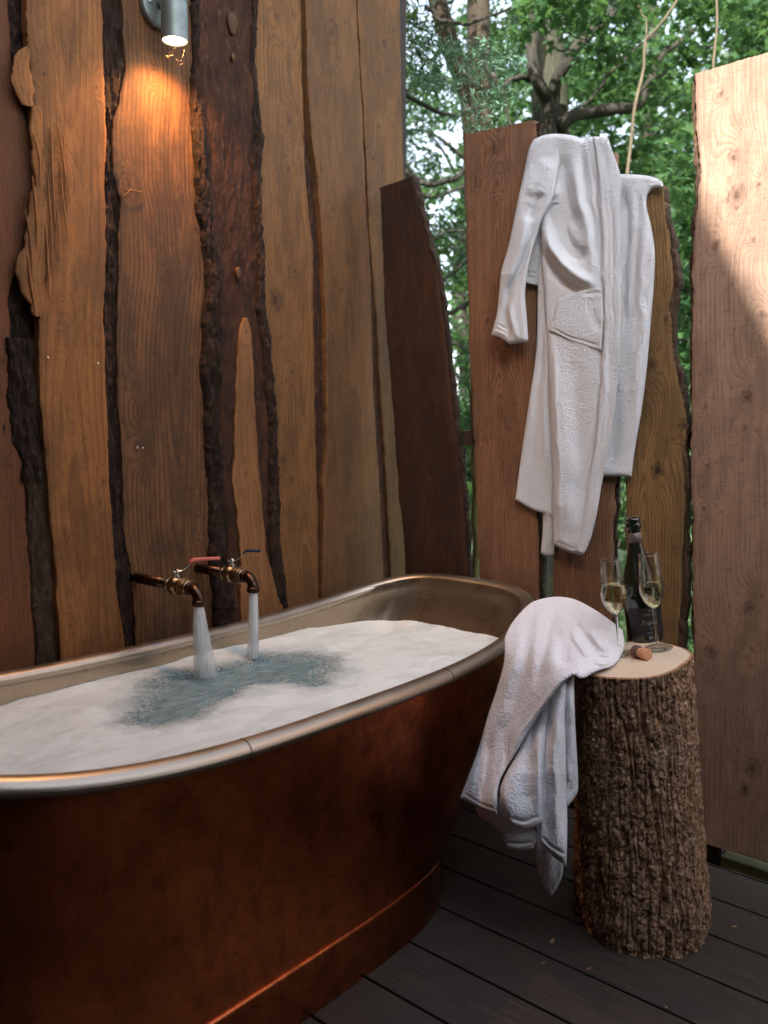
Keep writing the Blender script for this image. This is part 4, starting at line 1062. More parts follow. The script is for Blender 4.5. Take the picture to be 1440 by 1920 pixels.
# ------------------------------------------------------------------ glassware and bottle
gl = NT('clear_glass'); gl.P(color=(1,1,1), rough=.0, trans=1., ior=1.45)
thin = NT('thin_glass')            # thin wall: lets light straight through, mirrors more at a slant
fr_ = thin.n('LayerWeight', None, Blend=.25).outputs['Facing']
tb_ = thin.n('BsdfTransparent', None, Color=(.96,.97,.965,1)); gb_ = thin.n('BsdfGlossy', None, Roughness=.02)
mx_ = thin.n('MixShader', None); thin.set(mx_.inputs[0], thin.math('ADD', thin.math('MULTIPLY', thin.math('POWER', fr_, 1.3), 1.0), .06, 0, True)); thin.set(mx_.inputs[1], tb_.outputs[0]); thin.set(mx_.inputs[2], gb_.outputs[0])
thin.t.links.new(mx_.outputs[0], thin.out.inputs[0])
wine = NT('sparkling_wine'); wine.P(color=(.97,.86,.52), rough=.0, trans=1., ior=1.33)
def flute(p, fill, label, bub):
    g = thing('champagne_glass', label, 'glass', tuple(p))
    Hg = .232; r_out = [(.0,.0),(.034,.0),(.0345,.0012),(.030,.0026),(.012,.0055),(.0050,.010),(.0036,.020),(.0032,.060),(.0036,.088),(.0060,.098),(.014,.106),(.0225,.118),(.0285,.134),(.0300,.150),(.0288,.172),(.0262,.198),(.0232,.2315),(.0226,.2322)]
    r_in = [(.0222,.2315),(.0250,.198),(.0276,.172),(.0288,.150),(.0273,.135),(.0215,.1205),(.013,.1085),(.005,.1035),(.0,.1025)]
    ro = crv(r_out[3:-1], 80); prof = np.vstack([r_out[:3], ro, r_out[-1:], crv(r_in, 50)]); prof[:, 0] = np.maximum(prof[:, 0], 0)
    ro2 = ro[ro[:, 1] >= .0995]; ri0 = crv(r_in, 50)
    V, F = lathe_np(np.vstack([[[ro2[0, 0]*.55, .0992]], ro2, r_out[-1:], ri0]), 56); MB().add(place(V, p), F).build('glass_bowl', thin.m, g)
    rs = ro[(ro[:, 1] < .1005) & (ro[:, 1] > .0085)]
    V, F = lathe_np(np.vstack([[[0, rs[0, 1]]], rs, [[0, rs[-1, 1]]]]), 24); MB().add(place(V, p), F).build('stem', gl.m, g)
    V, F = lathe_np([(0,.0004),(.033,.0004),(.0345,.0012),(.030,.0026),(.012,.0055),(.0065,.0085),(0,.0085)], 56); MB().add(place(V, p), F).build('foot', thin.m, g)
    ri = crv(r_in, 60)[::-1]; ri = ri[ri[:, 1] < fill]; top = ri[-1]
    lp = np.vstack([ri*[1,1]+[.00025,-.0001], [[top[0]+.0002, fill], [top[0]*.6, fill-.0004], [0, fill-.0005]]]); lp[0, 0] = 0
    V, F = lathe_np(lp, 56); MB().add(place(V, p), F).build('wine', wine.m, g)
    if bub:
        m = MB(); q = np.random.default_rng(bub)
        for k in range(150):
            z = q.uniform(.112, fill-.002); rm = np.interp(z, ri[:, 1], ri[:, 0])*.92; a = q.uniform(0, 6.28); r = rm*math.sqrt(q.uniform(.3, 1))
            m.add(place(IV*q.uniform(.0003,.0007)+np.array([r*math.cos(a), r*math.sin(a), z]), p), IF)
        bo = m.build('bubbles', flat_mat('gas_bubble', (.95,.9,.75), .1), g); bo['kind'] = 'stuff'
g1 = ontop(1163, 1227); g2 = ontop(1234, 1217)
flute(g1, .170, 'fuller champagne glass, left of the dark bottle', 11)
flute(g2, .158, 'less full champagne glass, right of the first, in front of the bottle', 12)
bt = NT('bottle_glass'); bt.P(color=(.012,.016,.010), rough=.06, spec=.6, coat=.4)
lab = flat_mat('black_label', (.012,.012,.013), .5)
foil = flat_mat('grey_neck_band', (.16,.13,.11), .45, .3)
ink = flat_mat('silver_ink', (.30,.29,.27), .45, .2)
pb = ontop(1211, 1197)
bot_ = thing('champagne_bottle', 'open dark champagne bottle with a black label behind the two glasses', 'bottle', tuple(pb))
bp = [(0,.002),(.030,.0),(.0415,.002),(.0440,.008),(.0440,.105),(.0432,.125),(.0400,.150),(.0335,.178),(.0260,.205),(.0200,.228),(.0165,.246),(.0152,.262),(.0148,.278)]
V, F = lathe_np(np.vstack([bp[:3], crv(bp[2:], 70), [(.0148,.280)]]), 64); o = MB().add(place(V, pb), F).build('bottle_body', bt.m, bot_)
V, F = lathe_np([(.0148,.279),(.0178,.280),(.0184,.283),(.0184,.292),(.0170,.294),(.0168,.2965),(.0178,.298),(.0178,.303),(.0160,.3055),(.0125,.3055),(.0115,.300),(.0115,.270),(0,.270)], 40); o = MB().add(place(V, pb), F).build('bottle_lip', bt.m, bot_); autosmooth_fast(o.data, 40)
V, F = lathe_np([(.0170,.2460),(.0174,.2462),(.0160,.2700),(.0155,.2702)], 40); MB().add(place(V, pb), F).build('neck_band', foil, bot_)
RB = .0443
th0 = math.atan2(-1, 0)
th = np.linspace(th0-1.15, th0+1.15, 40)[None]; zz = np.linspace(.018, .088, 12)[:, None]
Pl = np.stack([RB*np.cos(th)+0*zz, RB*np.sin(th)+0*zz, zz+0*th], -1)
me = grid_mesh('label', Pl); V = np.array([x.co[:] for x in me.vertices]); me.vertices.foreach_set('co', place(V, pb).astype(np.float32).ravel())
link('label', me, lab, bot_)
def wrap_text(txt, size, z, shear, dx, extr=0.):
    cu = bpy.data.curves.new('lettering', 'FONT'); cu.body = txt; cu.size = size; cu.shear = shear; cu.align_x = 'CENTER'; cu.resolution_u = 3
    ob = bpy.data.objects.new('tmp', cu); COL.objects.link(ob)
    dg = bpy.context.evaluated_depsgraph_get(); me = bpy.data.meshes.new_from_object(ob.evaluated_get(dg))
    bpy.data.objects.remove(ob); bpy.data.curves.remove(cu)
    bm = bmesh.new(); bm.from_mesh(me); bmesh.ops.subdivide_edges(bm, edges=[e for e in bm.edges if e.calc_length() > size*.25], cuts=1); 
    for q in bm.verts:
        a = th0+(q.co.x+dx)/RB; r = RB+.0004
        q.co = Vector(place(np.array([[r*math.cos(a), r*math.sin(a), z+q.co.y]]), pb)[0])
    bm.to_mesh(me); bm.free()
    link('lettering', me, ink, bot_)
wrap_text('de', .0075, .078, 0, .004)
wrap_text('Taille aux', .0085, .069, 0, .002)
wrap_text('Triple', .0165, .046, .45, -.002)
wrap_text('terroir', .0065, .035, 0, .010)
wrap_text('BRUT', .0055, .024, 0, .0)
# cork
ck = NT('cork'); v = ck.n('TexCoord').outputs['Object']; n1 = ck.noise(v, 500., 4, .7); n2 = ck.noise(v, 90., 3, .6)
c = ck.mix(ck.ramp(n1, [(.4, 0), (.6, 1)]), (.66,.36,.20), (.48,.22,.11)); c = ck.mix(ck.ramp(n2, [(.55, 0), (.7, .6)]), c, (.32,.13,.07)); ck.P(color=c, rough=.8, normal=ck.bump(n1, .6, .001))
ckd = flat_mat('cork_cap_brown', (.10,.045,.035), .6, 0, .3, 200)
c0 = ontop(1193, 1232); c1 = ontop(1223, 1241)
lo3 = tn*.0125; ax3 = (c1-c0); ax3 /= np.linalg.norm(ax3); Lc = .047
cs = c0-ax3*.004+lo3*1.02
cork = thing('cork', 'mushroom-shaped champagne cork lying in front of the right-hand glass', 'cork', tuple(c0))
V_, F_ = tube_np([cs, cs, cs+ax3*.002, cs+ax3*.014, cs+ax3*.018, cs+ax3*.0185], [.001,.0125,.0148,.0152,.0128,.012], 28, True)
o = MB().add(V_, F_).build('cork_head', ckd, cork)
a_ = cs+ax3*.0175
V_, F_ = tube_np([a_, a_+ax3*.002, a_+ax3*.010, a_+ax3*.026, a_+ax3*.0275, a_+ax3*.028, a_+ax3*.028], [.0112,.0115,.0122,.0136,.0132,.0122,.001], 28, True)
o = MB().add(V_, F_).build('cork_shaft', ck.m, cork); autosmooth_fast(o.data, 50)
vd = -(ray(np.array([1205.]), np.array([1232.]))[0]); vd /= np.linalg.norm(vd); vd = vd-ax3*(vd@ax3); vd /= np.linalg.norm(vd)
for k, (aa, bb_) in enumerate(((.0075,-.3),(.0075,.35))):
    dd_ = vd*math.cos(bb_)+np.cross(ax3, vd)*math.sin(bb_); q = cs+ax3*aa+dd_*.0150
    V_, F_ = lathe_np([(0,.0006),(.0016,.0005),(.0018,-.001)], 10)
    m3 = Vector(dd_).to_track_quat('Z', 'Y').to_matrix(); V_ = V_@np.array(m3).T+q
    MB().add(V_, F_).build('red_dot', flat_mat('red_dot', (.55,.12,.10), .6), cork)

# ------------------------------------------------------------------ towel between the tub rim and the stump
towel = thing('towel', 'white terry towel draped from the tub rim over the edge of the stump', 'towel', (-1.05, 1.8, .62))
TW = M['terry2']
Dst = D0
Dt = rbf([(945,1205,2.18),(985,1140,2.34),(1040,1120,2.36),(1075,1124,2.32),(1110,1145,2.20),(1150,1170,2.14),(1160,1230,2.04),(1150,1258,1.96),(1100,1265,1.93),(1075,1275,1.91),(1040,1200,2.08),(1000,1250,2.04),(940,1300,2.10),(900,1400,2.09),(862,1495,2.08),(935,1500,1.93),(1000,1400,1.93),(1060,1400,1.90),(1080,1480,1.92),(1020,1550,1.91),(960,1590,1.93),(1030,1680,1.97),(1050,1600,1.90)])
def DT(o, o2=None):
    return lambda px, py: Dt(px, py)+(o if o2 is None else o+(o2-o)*np.clip((py-1360)/90, 0, 1))
sheet('hanging_tail', towel, TW, [(1000,1500),(1057,1500)], [(1030,1676),(1033,1680),(1037,1677)], [(1000,1500),(1000,1570),(1008,1630),(1020,1662),(1030,1676)], [(1057,1500),(1056,1560),(1056,1630),(1047,1660),(1037,1677)], DT(.05), .010, 7, [([(1028,1520),(1030,1665)], 10, .006)], seed=11)
sheet('back_corner', towel, TW, [(885,1480),(950,1500)], [(898,1530),(920,1545),(940,1562)], [(885,1480),(892,1515),(898,1530)], [(950,1500),(940,1562)], DT(.07), .006, 6, seed=12)
sheet('right_fold', towel, TW, [(1055,1262),(1068,1258),(1076,1266)], [(1050,1500),(1062,1512),(1074,1500)], [(1055,1262),(1052,1400),(1050,1500)], [(1076,1266),(1078,1340),(1081,1400),(1084,1460),(1083,1485),(1074,1500)], DT(.030, .004), .016, 8, [([(1066,1290),(1070,1480)], 7, .006)], seed=13)
sheet('middle_fold', towel, TW, [(1028,1295),(1045,1278),(1062,1270)], [(1012,1580),(1030,1598),(1048,1612),(1062,1626)], [(1028,1295),(1020,1400),(1012,1500),(1012,1580)], [(1062,1270),(1060,1340),(1062,1450),(1064,1550),(1062,1626)], DT(.018, -.018), .022, 12,
      [([(1044,1320),(1040,1450),(1042,1580)], 9, .012), ([(1024,1330),(1020,1450),(1020,1570)], 6, -.008), ([(1016,1568),(1034,1590),(1060,1608)], 3, -.004)], seed=14)
sheet('lower_hem_fold', towel, TW, [(940,1480),(1008,1500)], [(949,1590),(975,1594),(1000,1592)], [(940,1480),(935,1510),(941,1560),(949,1590)], [(1008,1500),(1008,1560),(1000,1592)], DT(.022, -.004), .012, 7,
      [([(944,1578),(975,1582),(1003,1578)], 3, -.004), ([(960,1510),(965,1570)], 8, .004), ([(950,1560),(1000,1558)], 8, -.003)], seed=15)
sheet('front_fold', towel, TW, [(1006,1330),(1020,1310),(1032,1296)], [(952,1545),(985,1555),(1018,1543)], [(1006,1330),(970,1410),(942,1465),(938,1490),(945,1520),(952,1545)], [(1032,1296),(1024,1380),(1020,1460),(1018,1543)], DT(.012, -.022), .018, 10,
      [([(1012,1340),(990,1430),(978,1530)], 16, -.010), ([(1016,1350),(1008,1440),(1004,1530)], 8, .008), ([(955,1534),(985,1543),(1015,1532)], 3, -.004)], seed=16)
# main piece
sheet('main_sheet', towel, TW,
      [(946,1196),(960,1168),(985,1139),(1005,1126),(1040,1119),(1075,1123),(1110,1140),(1140,1160),(1168,1182)],
      [(862,1497),(880,1506),(905,1518),(932,1530)],
      [(946,1196),(945,1240),(932,1290),(915,1340),(898,1400),(880,1450),(862,1497)],
      [(1168,1182),(1170,1215),(1152,1246),(1120,1258),(1092,1272),(1074,1266),(1050,1285),(1030,1310),(1000,1355),(968,1410),(944,1450),(934,1480),(932,1530)],
      DT(-.022), .016, 9, [
      ([(975,1160),(965,1220),(945,1300),(925,1380)], 12, .008),
      ([(1000,1150),(990,1230),(960,1340),(930,1440)], 14, -.006),
      ([(958,1340),(948,1420),(936,1500)], 4, -.006),
      ([(1080,1172),(1092,1196),(1112,1222)], 7, -.022),
      ([(1070,1180),(1080,1205),(1100,1235)], 6, .010),
      ([(1104,1176),(1118,1205),(1132,1225)], 7, .016),
      ([(1040,1180),(1052,1215),(1060,1250)], 12, -.010),
      ([(1104,1222),(1120,1236),(1140,1238)], 5, -.012),
      ([(1108,1240),(1128,1248),(1146,1240)], 4, .008),
      ([(868,1484),(900,1500),(932,1514)], 3, -.004),
      ([(1010,1135),(1002,1200),(990,1270)], 9, .007), ([(1060,1140),(1050,1190),(1020,1260)], 12, .007), ([(1035,1150),(1020,1220),(1000,1290)], 7, -.006),
      ([(905,1360),(890,1430),(880,1490)], 8, .006), ([(925,1380),(912,1450),(905,1505)], 7, -.006),
      ([(1066,1262),(1040,1290),(1000,1345),(965,1405),(940,1455)], 4, .004)], seed=17, pxres=1.7)
tagm = flat_mat('towel_tag', (.16,.13,.11), .7)
sheet('care_tag', towel, tagm, [(1038,1596),(1062,1606)], [(1034,1604),(1060,1622)], [(1038,1596),(1034,1604)], [(1062,1606),(1060,1622)], DT(-.012), .003, 3, nap=0., smooth=False, seed=18)

# ------------------------------------------------------------------ bits on the floor
dry = flat_mat('dry_leaf', (.28,.17,.09), .8, 0, .3, 90)
rg = np.random.default_rng(21)
for k, (lx, ly, s_, lb) in enumerate(((1035,1766,.012,'largest dry leaf scrap, on the deck below the towel tip'),(1018,1806,.006,'small leaf scrap on the deck left below the biggest scrap'),(1103,1818,.007,'narrow leaf scrap on the deck in front of the stump, left side'),(1303,1785,.006,'leaf scrap touching the right foot of the stump'),(1376,1738,.008,'leaf scrap on the deck board right of the stump'),(1415,1722,.005,'tiny leaf scrap nearest the right edge of the deck'),(1250,1890,.005,'leaf scrap lowest in the picture on the deck boards'))):
    p = onax(np.array([float(lx)]), np.array([float(ly)]), 2, .002)[0]
    a = rg.uniform(0, 6.28); t = np.linspace(0, 2*math.pi, 9)[:-1]
    V = np.stack([s_*np.cos(t), s_*.42*np.sin(t), .0025*np.cos(t)**2+.001+0*t], -1); V = np.vstack([V, [[0,0,.0005]]])
    R_ = np.array([[math.cos(a),-math.sin(a),0],[math.sin(a),math.cos(a),0],[0,0,1]]); V = V@R_.T+p
    F = np.array([[i, (i+1) % 8, 8] for i in range(8)])
    tag(MB().add(V, F).build('dry_leaf', dry), lb, 'leaf', 'leaf scraps on the deck')

# ------------------------------------------------------------------ trees and foliage
def leaf_mat(name, col, col2, tr=.5):
    N = NT(name); v = N.n('TexCoord').outputs['Object']
    la = N.attr('lv')
    c = N.mix(la, col, col2)
    df = N.n('BsdfPrincipled', None); N.set(df.inputs['Base Color'], c); df.inputs['Roughness'].default_value = .45; df.inputs['Specular IOR Level'].default_value = .4
    tl = N.n('BsdfTranslucent', None, Color=N.mix(.5, c, (.11,.21,.05)))
    mx = N.n('MixShader', None); N.set(mx.inputs[0], tr); N.set(mx.inputs[1], df.outputs[0]); N.set(mx.inputs[2], tl.outputs[0])
    N.t.links.new(mx.outputs[0], N.out.inputs[0]); return N.m
LM = {'syc': leaf_mat('sycamore_leaf', (.014,.045,.016), (.046,.104,.032), .45),
      'dark': leaf_mat('conifer_leaf', (.006,.017,.010), (.017,.040,.022), .2),
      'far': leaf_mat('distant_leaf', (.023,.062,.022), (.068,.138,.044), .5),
      'bush': leaf_mat('bush_leaf', (.017,.048,.016), (.048,.100,.030), .45)}
# lobed leaf template (palmate outline), and a plain diamond
tl_ = []
for a, r in ((-90,.12),(-60,.55),(-35,.30),(-10,.95),(15,.42),(45,.85),(70,.48),(90,1.1),(110,.48),(135,.85),(165,.42),(190,.95),(215,.30),(240,.55)):
    tl_.append((r*math.cos(math.radians(a)), r*math.sin(math.radians(a)), -.18*r*r))
LOBE = (np.array([(0,0,0)]+tl_)*.55, np.array([[0, i+1, (i+1) % 14+1] for i in range(14)]))
DIAM = (np.array([(0,-.5,0),(.34,0,-.06),(0,.5,0),(-.34,0,-.06)]), np.array([[0,1,2],[0,2,3]]))
NEED = (np.array([(0,-.6,0),(.10,0,0),(0,.6,-.05),(-.10,0,0)]), np.array([[0,1,2],[0,2,3]]))
def leaves(name, parent, C, size, tmpl, mat, seed, up=.6, var=.35):
    g = np.random.default_rng(seed); n = len(C)
    nz_ = g.normal(0, 1, (n, 3)); nz_[:, 2] = np.abs(nz_[:, 2])+up; nz_ /= np.linalg.norm(nz_, axis=1)[:, None]
    t = g.normal(0, 1, (n, 3)); t -= nz_*(t*nz_).sum(1)[:, None]; t /= np.linalg.norm(t, axis=1)[:, None]; b_ = np.cross(nz_, t)
    s = size*(1+var*g.uniform(-1, 1, n)); TV, TF = tmpl
    V = C[:, None]+s[:, None, None]*(TV[None, :, :1]*t[:, None]+TV[None, :, 1:2]*b_[:, None]+TV[None, :, 2:3]*nz_[:, None])
    F = (TF[None]+(np.arange(n)*len(TV))[:, None, None]).reshape(-1, 3)
    lv = np.repeat(g.uniform(0, 1, n), len(TV))
    me = mesh_np(name, V.reshape(-1, 3), F, {'lv': lv})
    return link(name, me, mat, parent, False)
def clumps(boxlo, boxhi, ncl, per, rad, seed, flat=.55):
    """leaf positions in clumps, inside a camera-side box given as (right, depth, height)"""
    g = np.random.default_rng(seed); lo, hi = np.array(boxlo), np.array(boxhi)
    c = lo+(hi-lo)*g.uniform(0, 1, (ncl, 3)); r = rad*g.uniform(.5, 1.4, ncl)
    q = g.normal(0, 1, (ncl, per, 3)); q /= np.linalg.norm(q, axis=2)[..., None]; q *= g.uniform(.15, 1, (ncl, per, 1))**.5
    P = c[:, None]+q*r[:, None, None]*np.array([1, 1, flat])
    P = P.reshape(-1, 3); return P[:, :1]*RGT+P[:, 1:2]*FWD+P[:, 2:]*np.array([0,0,1.])
def limb(pts, r0, r1, n=40, wob=.015, seed=0):
    """pts = (px, py, depth) on the photograph"""
    p = np.array(pts, float); W = at(p[:, 0], p[:, 1], p[:, 2]); c = crv(W, n)
    t = np.linspace(0, 1, n)
    for k in range(3): c[:, k] += wob*vn(t*9, k*3.1, seed+.5, seed)
    return c, r0+(r1-r0)*t
tbark = bark_mat('trunk_bark', (.044,.032,.018), (.018,.013,.008), (.068,.052,.030), .35)
tdark = bark_mat('dark_limb_bark', (.030,.026,.018), (.013,.012,.009), (.06,.056,.034), .4)
tgreen = bark_mat('green_limb_bark', (.04,.04,.022), (.016,.016,.010), (.075,.072,.04), .4)
tpale = bark_mat('pale_twig_bark', (.10,.080,.048), (.05,.04,.025), (.14,.11,.07), .5)
def tree(name, label, base, parts, crown, cat='tree', group=None):
    t = thing(name, label, cat, tuple(base), group)
    for nm, lst, mat in parts:
        for pts, r0, r1 in lst:
            c_, rr2 = limb(pts, r0, r1, seed=abs(hash((pts[0][0], pts[0][1]))) % 97)
            V_, F_ = tube_np(c_, rr2, 12)
            MB().add(V_, F_, h=0.).build(nm, mat, t)
    for (C, size, tm_, mat, sd_) in crown: leaves('crown', t, C, size, tm_, mat, sd_)
    return t
gz = -.55
def groundpt(px, D): q = at(np.array([float(px)]), np.array([800.]), D)[0]; return (q[0], q[1], gz)
# forked conifer at the left
tree('conifer_tree', 'forked brown-trunked conifer with dark feathery foliage beside the plank wall', groundpt(905, 5.6),
     [('trunk', [([(918,1500,5.6),(915,800,5.6),(905,240,5.6),(898,60,5.6),(893,-250,5.6)], .098, .07), ([(900,420,5.6),(880,190,5.5),(850,100,5.4),(820,0,5.3),(790,-160,5.2)], .075, .05)], tbark),
      ('branch', [([(800,12,5.0),(845,45,4.9),(900,40,4.8),(960,10,4.8)], .014, .006), ([(900,200,5.0),(850,215,4.6),(800,200,4.3),(752,175,4.2)], .005, .012),
                  ([(905,250,5.4),(860,330,5.2),(800,345,5.2),(760,320,5.2)], .012, .02), ([(905,120,5.4),(940,170,5.2),(960,240,5.2)], .02, .008)], tdark)],
     [(clumps((-.3,4.4,3.0), (.42,5.6,5.0), 50, 90, .24, 1, .35), .075, NEED, LM['dark'], 1),
      (clumps((-.2,6.5,2.6), (1.1,9.5,5.4), 60, 90, .34, 2, .35), .085, NEED, LM['dark'], 2),
      (clumps((.15,3.9,2.62), (.58,4.5,2.95), 16, 130, .14, 3, .3), .034, NEED, leaf_mat('yew_tip', (.05,.11,.07), (.10,.17,.11), .2), 3),
      (clumps((.0,6.2,1.2), (.75,8.0,2.7), 26, 70, .22, 4, .5), .06, NEED, LM['dark'], 4)])
# sycamore in the middle
tree('sycamore_tree', 'leafy sycamore with mossy trunk and crooked dark limbs above the bathrobe', groundpt(1035, 6.2),
     [('trunk', [([(1035,1500,6.2),(1036,800,6.2),(1034,330,6.2),(1030,200,6.2),(1022,60,6.2),(1018,-200,6.2)], .17, .12)], tgreen),
      ('limb', [([(1030,260,6.0),(1024,190,5.9),(1010,160,5.8),(998,120,5.8),(1003,60,5.8),(1010,-60,5.8)], .05, .03),
                ([(1036,230,6.0),(1040,170,5.9),(1065,110,5.8),(1100,70,5.8),(1140,30,5.8),(1200,-60,5.8)], .05, .022),
                ([(1045,240,6.0),(1080,215,6.0),(1110,212,6.1),(1150,205,6.1),(1195,200,6.2),(1215,160,6.2),(1235,110,6.2),(1300,60,6.3)], .05, .02),
                ([(1195,200,6.2),(1230,150,6.3),(1290,110,6.5),(1380,60,6.5)], .016, .008),
                ([(1000,150,5.9),(965,145,5.8),(935,180,5.7),(920,210,5.7)], .022, .012),
                ([(1080,215,6.0),(1120,170,6.0),(1160,120,5.9),(1230,60,5.9)], .012, .006)], tdark),
      ('twig', [([(1015,60,5.6),(1040,90,5.6),(1075,95,5.6)], .010, .005), ([(1020,20,5.5),(1060,60,5.5),(1110,80,5.4)], .009, .004)], tdark)],
     [(clumps((.9,6.5,3.0), (3.4,8.6,5.4), 190, 60, .32, 5, .5), .085, LOBE, LM['syc'], 5),
      (clumps((1.3,6.6,1.6), (3.4,8.9,3.2), 90, 50, .30, 6, .5), .085, LOBE, LM['syc'], 6),
      (clumps((.95,4.7,3.45), (2.6,5.8,4.2), 46, 44, .24, 71, .5), .085, LOBE, LM['syc'], 71),
      (clumps((1.55,4.4,1.95), (2.15,5.2,2.6), 14, 34, .20, 7, .7), .09, LOBE, LM['syc'], 7)])
# pale hanging stems
tree('hazel_stem', 'long thin pale crooked stem rising behind the bathrobe to the top of the frame', groundpt(1180, 4.6),
     [('stem', [([(1160,900,4.6),(1170,480,4.6),(1180,290,4.6),(1185,210,4.6),(1205,130,4.6),(1208,75,4.6),(1235,50,4.6),(1275,-10,4.6),(1300,-80,4.6)], .012, .007), ([(1205,130,4.6),(1215,60,4.6),(1200,10,4.6)], .006, .004)], tpale)], [])
tree('hazel_stem', 'thin pale straight stem above the top of the pink right-hand board', groundpt(1335, 4.4),
     [('stem', [([(1345,900,4.4),(1340,300,4.4),(1333,130,4.4),(1338,60,4.4),(1342,-60,4.4)], .008, .006)], tpale)], [])
# dark trunks at the right
tree('alder_tree', 'dark straight trunks with pale leaves above the right-hand board', groundpt(1400, 9.0),
     [('trunk', [([(1392,900,9.0),(1392,200,9.0),(1388,60,9.0),(1380,-160,9.0)], .09, .07), ([(1430,800,9.4),(1428,200,9.4),(1420,-160,9.4)], .05, .04)], tdark),
      ('branch', [([(1330,190,8.5),(1290,215,8.2),(1262,250,8.0)], .02, .012), ([(1290,545,5.2),(1262,540,5.2),(1230,560,5.2)], .02, .012), ([(1300,640,5.0),(1260,628,5.0)], .014, .01)], tdark)],
     [(clumps((2.6,6.5,3.6), (4.6,9.5,5.6), 80, 60, .4, 8, .5), .10, LOBE, LM['far'], 8),
      (clumps((1.75,4.9,1.3), (2.6,6.5,3.0), 70, 60, .26, 9, .6), .085, LOBE, LM['syc'], 9)])
# lower left background tree with arching limbs seen between plank wall and first board
tree('beech_tree', 'pale green tree with arching bare limbs right of the dark corner board', groundpt(800, 9.0),
     [('limb', [([(890,560,7),(850,585,7),(820,575,7)], .022, .016), ([(760,330,8),(800,370,8),(870,350,8),(920,330,8)], .02, .012), ([(780,480,7.5),(830,440,7.5),(880,430,7.5)], .016, .012), ([(880,660,7),(840,640,7),(790,650,7)], .02, .012), ([(790,560,7.5),(840,520,7.5),(900,470,7.5)], .02, .012)], tdark),
      ('trunk', [([(745,1300,9),(745,700,9),(740,200,9),(735,-300,9)], .16, .10)], tbark)],
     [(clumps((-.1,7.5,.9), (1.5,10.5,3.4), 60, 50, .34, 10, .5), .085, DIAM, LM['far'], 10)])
# far wood: five broad trees whose crowns overlap
rngf = np.random.default_rng(77)
fars = [(-1.5,15,'rounded tree farthest left beyond the conifer'),(1.6,17,'tall pale tree behind the forked conifer'),(4.4,15,'broad bright tree behind the sycamore limbs'),(7.4,17,'spreading tree behind the hanging pale stem'),(10.5,16,'bright tree at the far right behind the pink board'),(6.0,24,'distant high tree filling the gap over the bathrobe')]
for i, (r, d, lab_) in enumerate(fars):
    b0 = world(r, d, gz+.1)
    t = thing('woodland_tree', lab_+', hazy green leaves', 'tree', tuple(b0), 'woodland trees beyond the fence')
    tr_ = np.array([world(r+.15*math.sin(k*1.3), d, z) for k, z in enumerate(np.linspace(-.6, 8.5, 8))])
    V_, F_ = tube_np(crv(tr_, 30), np.linspace(.22, .08, 30), 10); MB().add(V_, F_, h=0.).build('trunk', tdark, t)
    bm_ = MB()
    for k in range(14):
        z = rngf.uniform(1.5, 7.5); a = rngf.uniform(-1, 1); ln = rngf.uniform(1.2, 2.8)
        p0 = world(r, d, z); p1 = world(r+a*ln, d+rngf.uniform(-1.5,1.5), z+rngf.uniform(.2,1.4)); m_ = (p0+p1)/2+np.array([0,0,.25])
        bm_.tube(crv([p0, m_, p1], 12), np.linspace(.05,.012,12), 6, h=0.)
    bm_.build('branches', tdark, t)['kind'] = 'stuff'
    big = 1 if d < 20 else 1.7
    C = clumps((r-2.3*big, d-1.8, 1.0), (r+2.3*big, d+1.8, 7.8*big), int(125*big), 76, .50, 100+i, .5)
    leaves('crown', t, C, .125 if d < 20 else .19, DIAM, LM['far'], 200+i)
# hedge / undergrowth near the ground
def bush(label, r, d, z0, z1, wd, n, sd_, size=.09, tm_=DIAM):
    t = thing('bush', label, 'bush', tuple(world(r, d, gz)), 'bushes beyond the fence')
    leaves('foliage', t, clumps((r-wd, d-.5, z0), (r+wd, d+.5, z1), n, 60, .2, sd_, .7), size, tm_, LM['bush'], sd_)
    bm_ = MB()
    for k in range(7):
        a = (k-3)/3.5*wd*.8; bm_.tube(crv([world(r+a*.2, d, gz), world(r+a*.6, d, (z0+z1)/2), world(r+a, d, z1)], 10), np.linspace(.015,.005,10), 6, h=0.)
    bm_.build('stems', tdark, t)['kind'] = 'stuff'
bush('leafy bush seen in the slit between the golden board and the pink board', 2.15, 5.2, -.4, 1.3, .5, 40, 301)
bush('bush behind the slit beside the dark bottle', 1.75, 7.6, -.4, .75, .9, 40, 302)
bush('dark low bush behind the leftmost slit in the fence', .75, 8.5, .3, 1.5, .7, 36, 303)
bush('pale bush at the far edge of the lawn', 1.4, 12.5, -.2, 1.2, 1.6, 50, 304, .12)
# grass as one mass close to the fence
g = np.random.default_rng(9); n = 26000
rr3 = g.uniform(-.4, 4.5, n); dd3 = 3.6+7*g.uniform(0, 1, n)**1.4
Cg = rr3[:, None]*RGT+dd3[:, None]*FWD+np.array([0,0,1.])*(gz+.02)
hgt_ = g.uniform(.05, .14, n); an_ = g.uniform(0, 6.28, n); wv3 = .006
dx_ = np.stack([np.cos(an_), np.sin(an_), 0*an_], -1); ln3 = g.normal(0, .035, (n, 3)); ln3[:, 2] = hgt_
V = np.stack([Cg-dx_*wv3, Cg+dx_*wv3, Cg+ln3], 1).reshape(-1, 3); F = np.arange(3*n).reshape(-1, 3)
tag(link('grass', mesh_np('grass', V, F, {'lv': np.repeat(g.uniform(0, 1, n), 3)}), LM['bush'], None, False), 'short green grass growing beyond the fence', 'grass', kind='stuff')

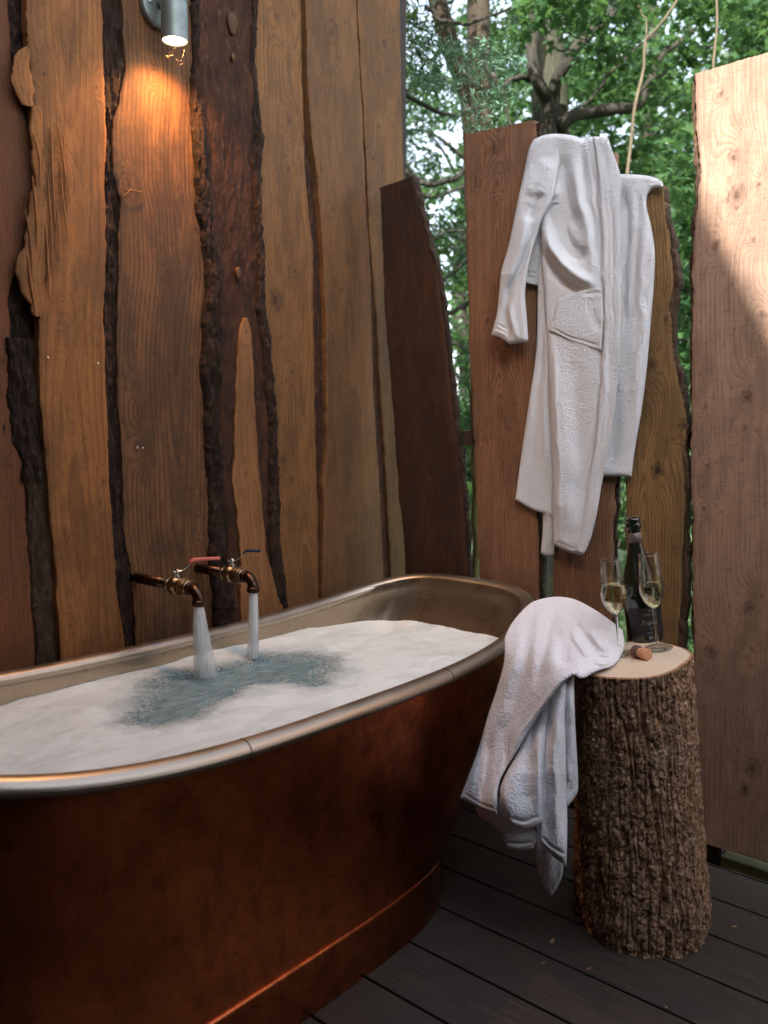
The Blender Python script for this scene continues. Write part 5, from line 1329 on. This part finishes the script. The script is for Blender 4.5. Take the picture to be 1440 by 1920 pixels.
# ------------------------------------------------------------------ added unseen blockers behind the camera, shaped to shade the bath
blocker = thing('shade_blocker', 'added unseen gabled volume behind the viewer that blocks sun and sky light', 'shade_blocker', (0, -2.2, 0))
CY = -1.6
def backproj(px, py):     # photo point on the fence -> point on the front of the added blocker along the sun's rays
    p = onax(np.array([float(px)]), np.array([float(py)]), 1, FY)[0]; s = np.array(SUN_DIR); t = (CY-p[1])/s[1]; return p+s*t
A_ = backproj(1300, 345); B_ = backproj(1440, 612)
print('gable', A_, B_)
e = (B_-A_)/np.linalg.norm(B_-A_)
ridge = A_-e*2.6; eave = B_+e*.9
xl = -3.2
zl = ridge[2]-.6
poly = [(xl, -.5), (eave[0], -.5), (eave[0], eave[2]), (ridge[0], ridge[2]), (xl, zl)]
cm = MB(); n_ = len(poly)
V = np.array([[x, CY, z] for x, z in poly]+[[x, CY-3., z] for x, z in poly])
Ff = [[0,1,2,3],[0,3,4,4],[5,8,7,6],[5,9,8,8]]+[[i, i+n_, (i+1) % n_+n_, (i+1) % n_] for i in range(n_)]
cm.add(V, np.array(Ff)); cm.build('gable_blocker', M['wood_dark'], blocker, False)  # added volume, its sloping edge placed to draw the shade line on the fence
pr = MB(); pr.box((-3.2, CY+.002, 2.80), (1.9, .62, 2.86)); pr.V[0][:, 2] -= (pr.V[0][:, 1]-CY)*.16; pr.build('roof_blocker', M['wood_dark'], blocker, False)  # added roof out of view, keeps sky light off the tub and low boards
cw = MB(); cw.box((1.30, CY+.002, -.5), (1.9, 1.05, 2.36)); cw.build('side_blocker', M['wood_dark'], blocker, False)  # added wall out of view, darkens the tub side that faces it
for k in range(6):
    rf_ = MB(); rf_.box((-3.0+k*.84, CY+.01, 2.70), (-2.95+k*.84, .58, 2.797)); rf_.V[0][:, 2] -= (rf_.V[0][:, 1]-CY)*.16; rf_.build('blocker_rib', M['wood_dark'], blocker, False)  # ribs under the added roof
# side fence to the right of the viewer
sf = thing('side_fence', 'plain plank fence along the right side, outside the frame', 'fence', (1.75, 1, 0))
for i in range(5):
    bevel_box('board', (1.72, 1.07+i*.235, .03), (1.75, 1.07+i*.235+.225, 1.95+.03*(i % 3)), M['wood_fence'], sf)
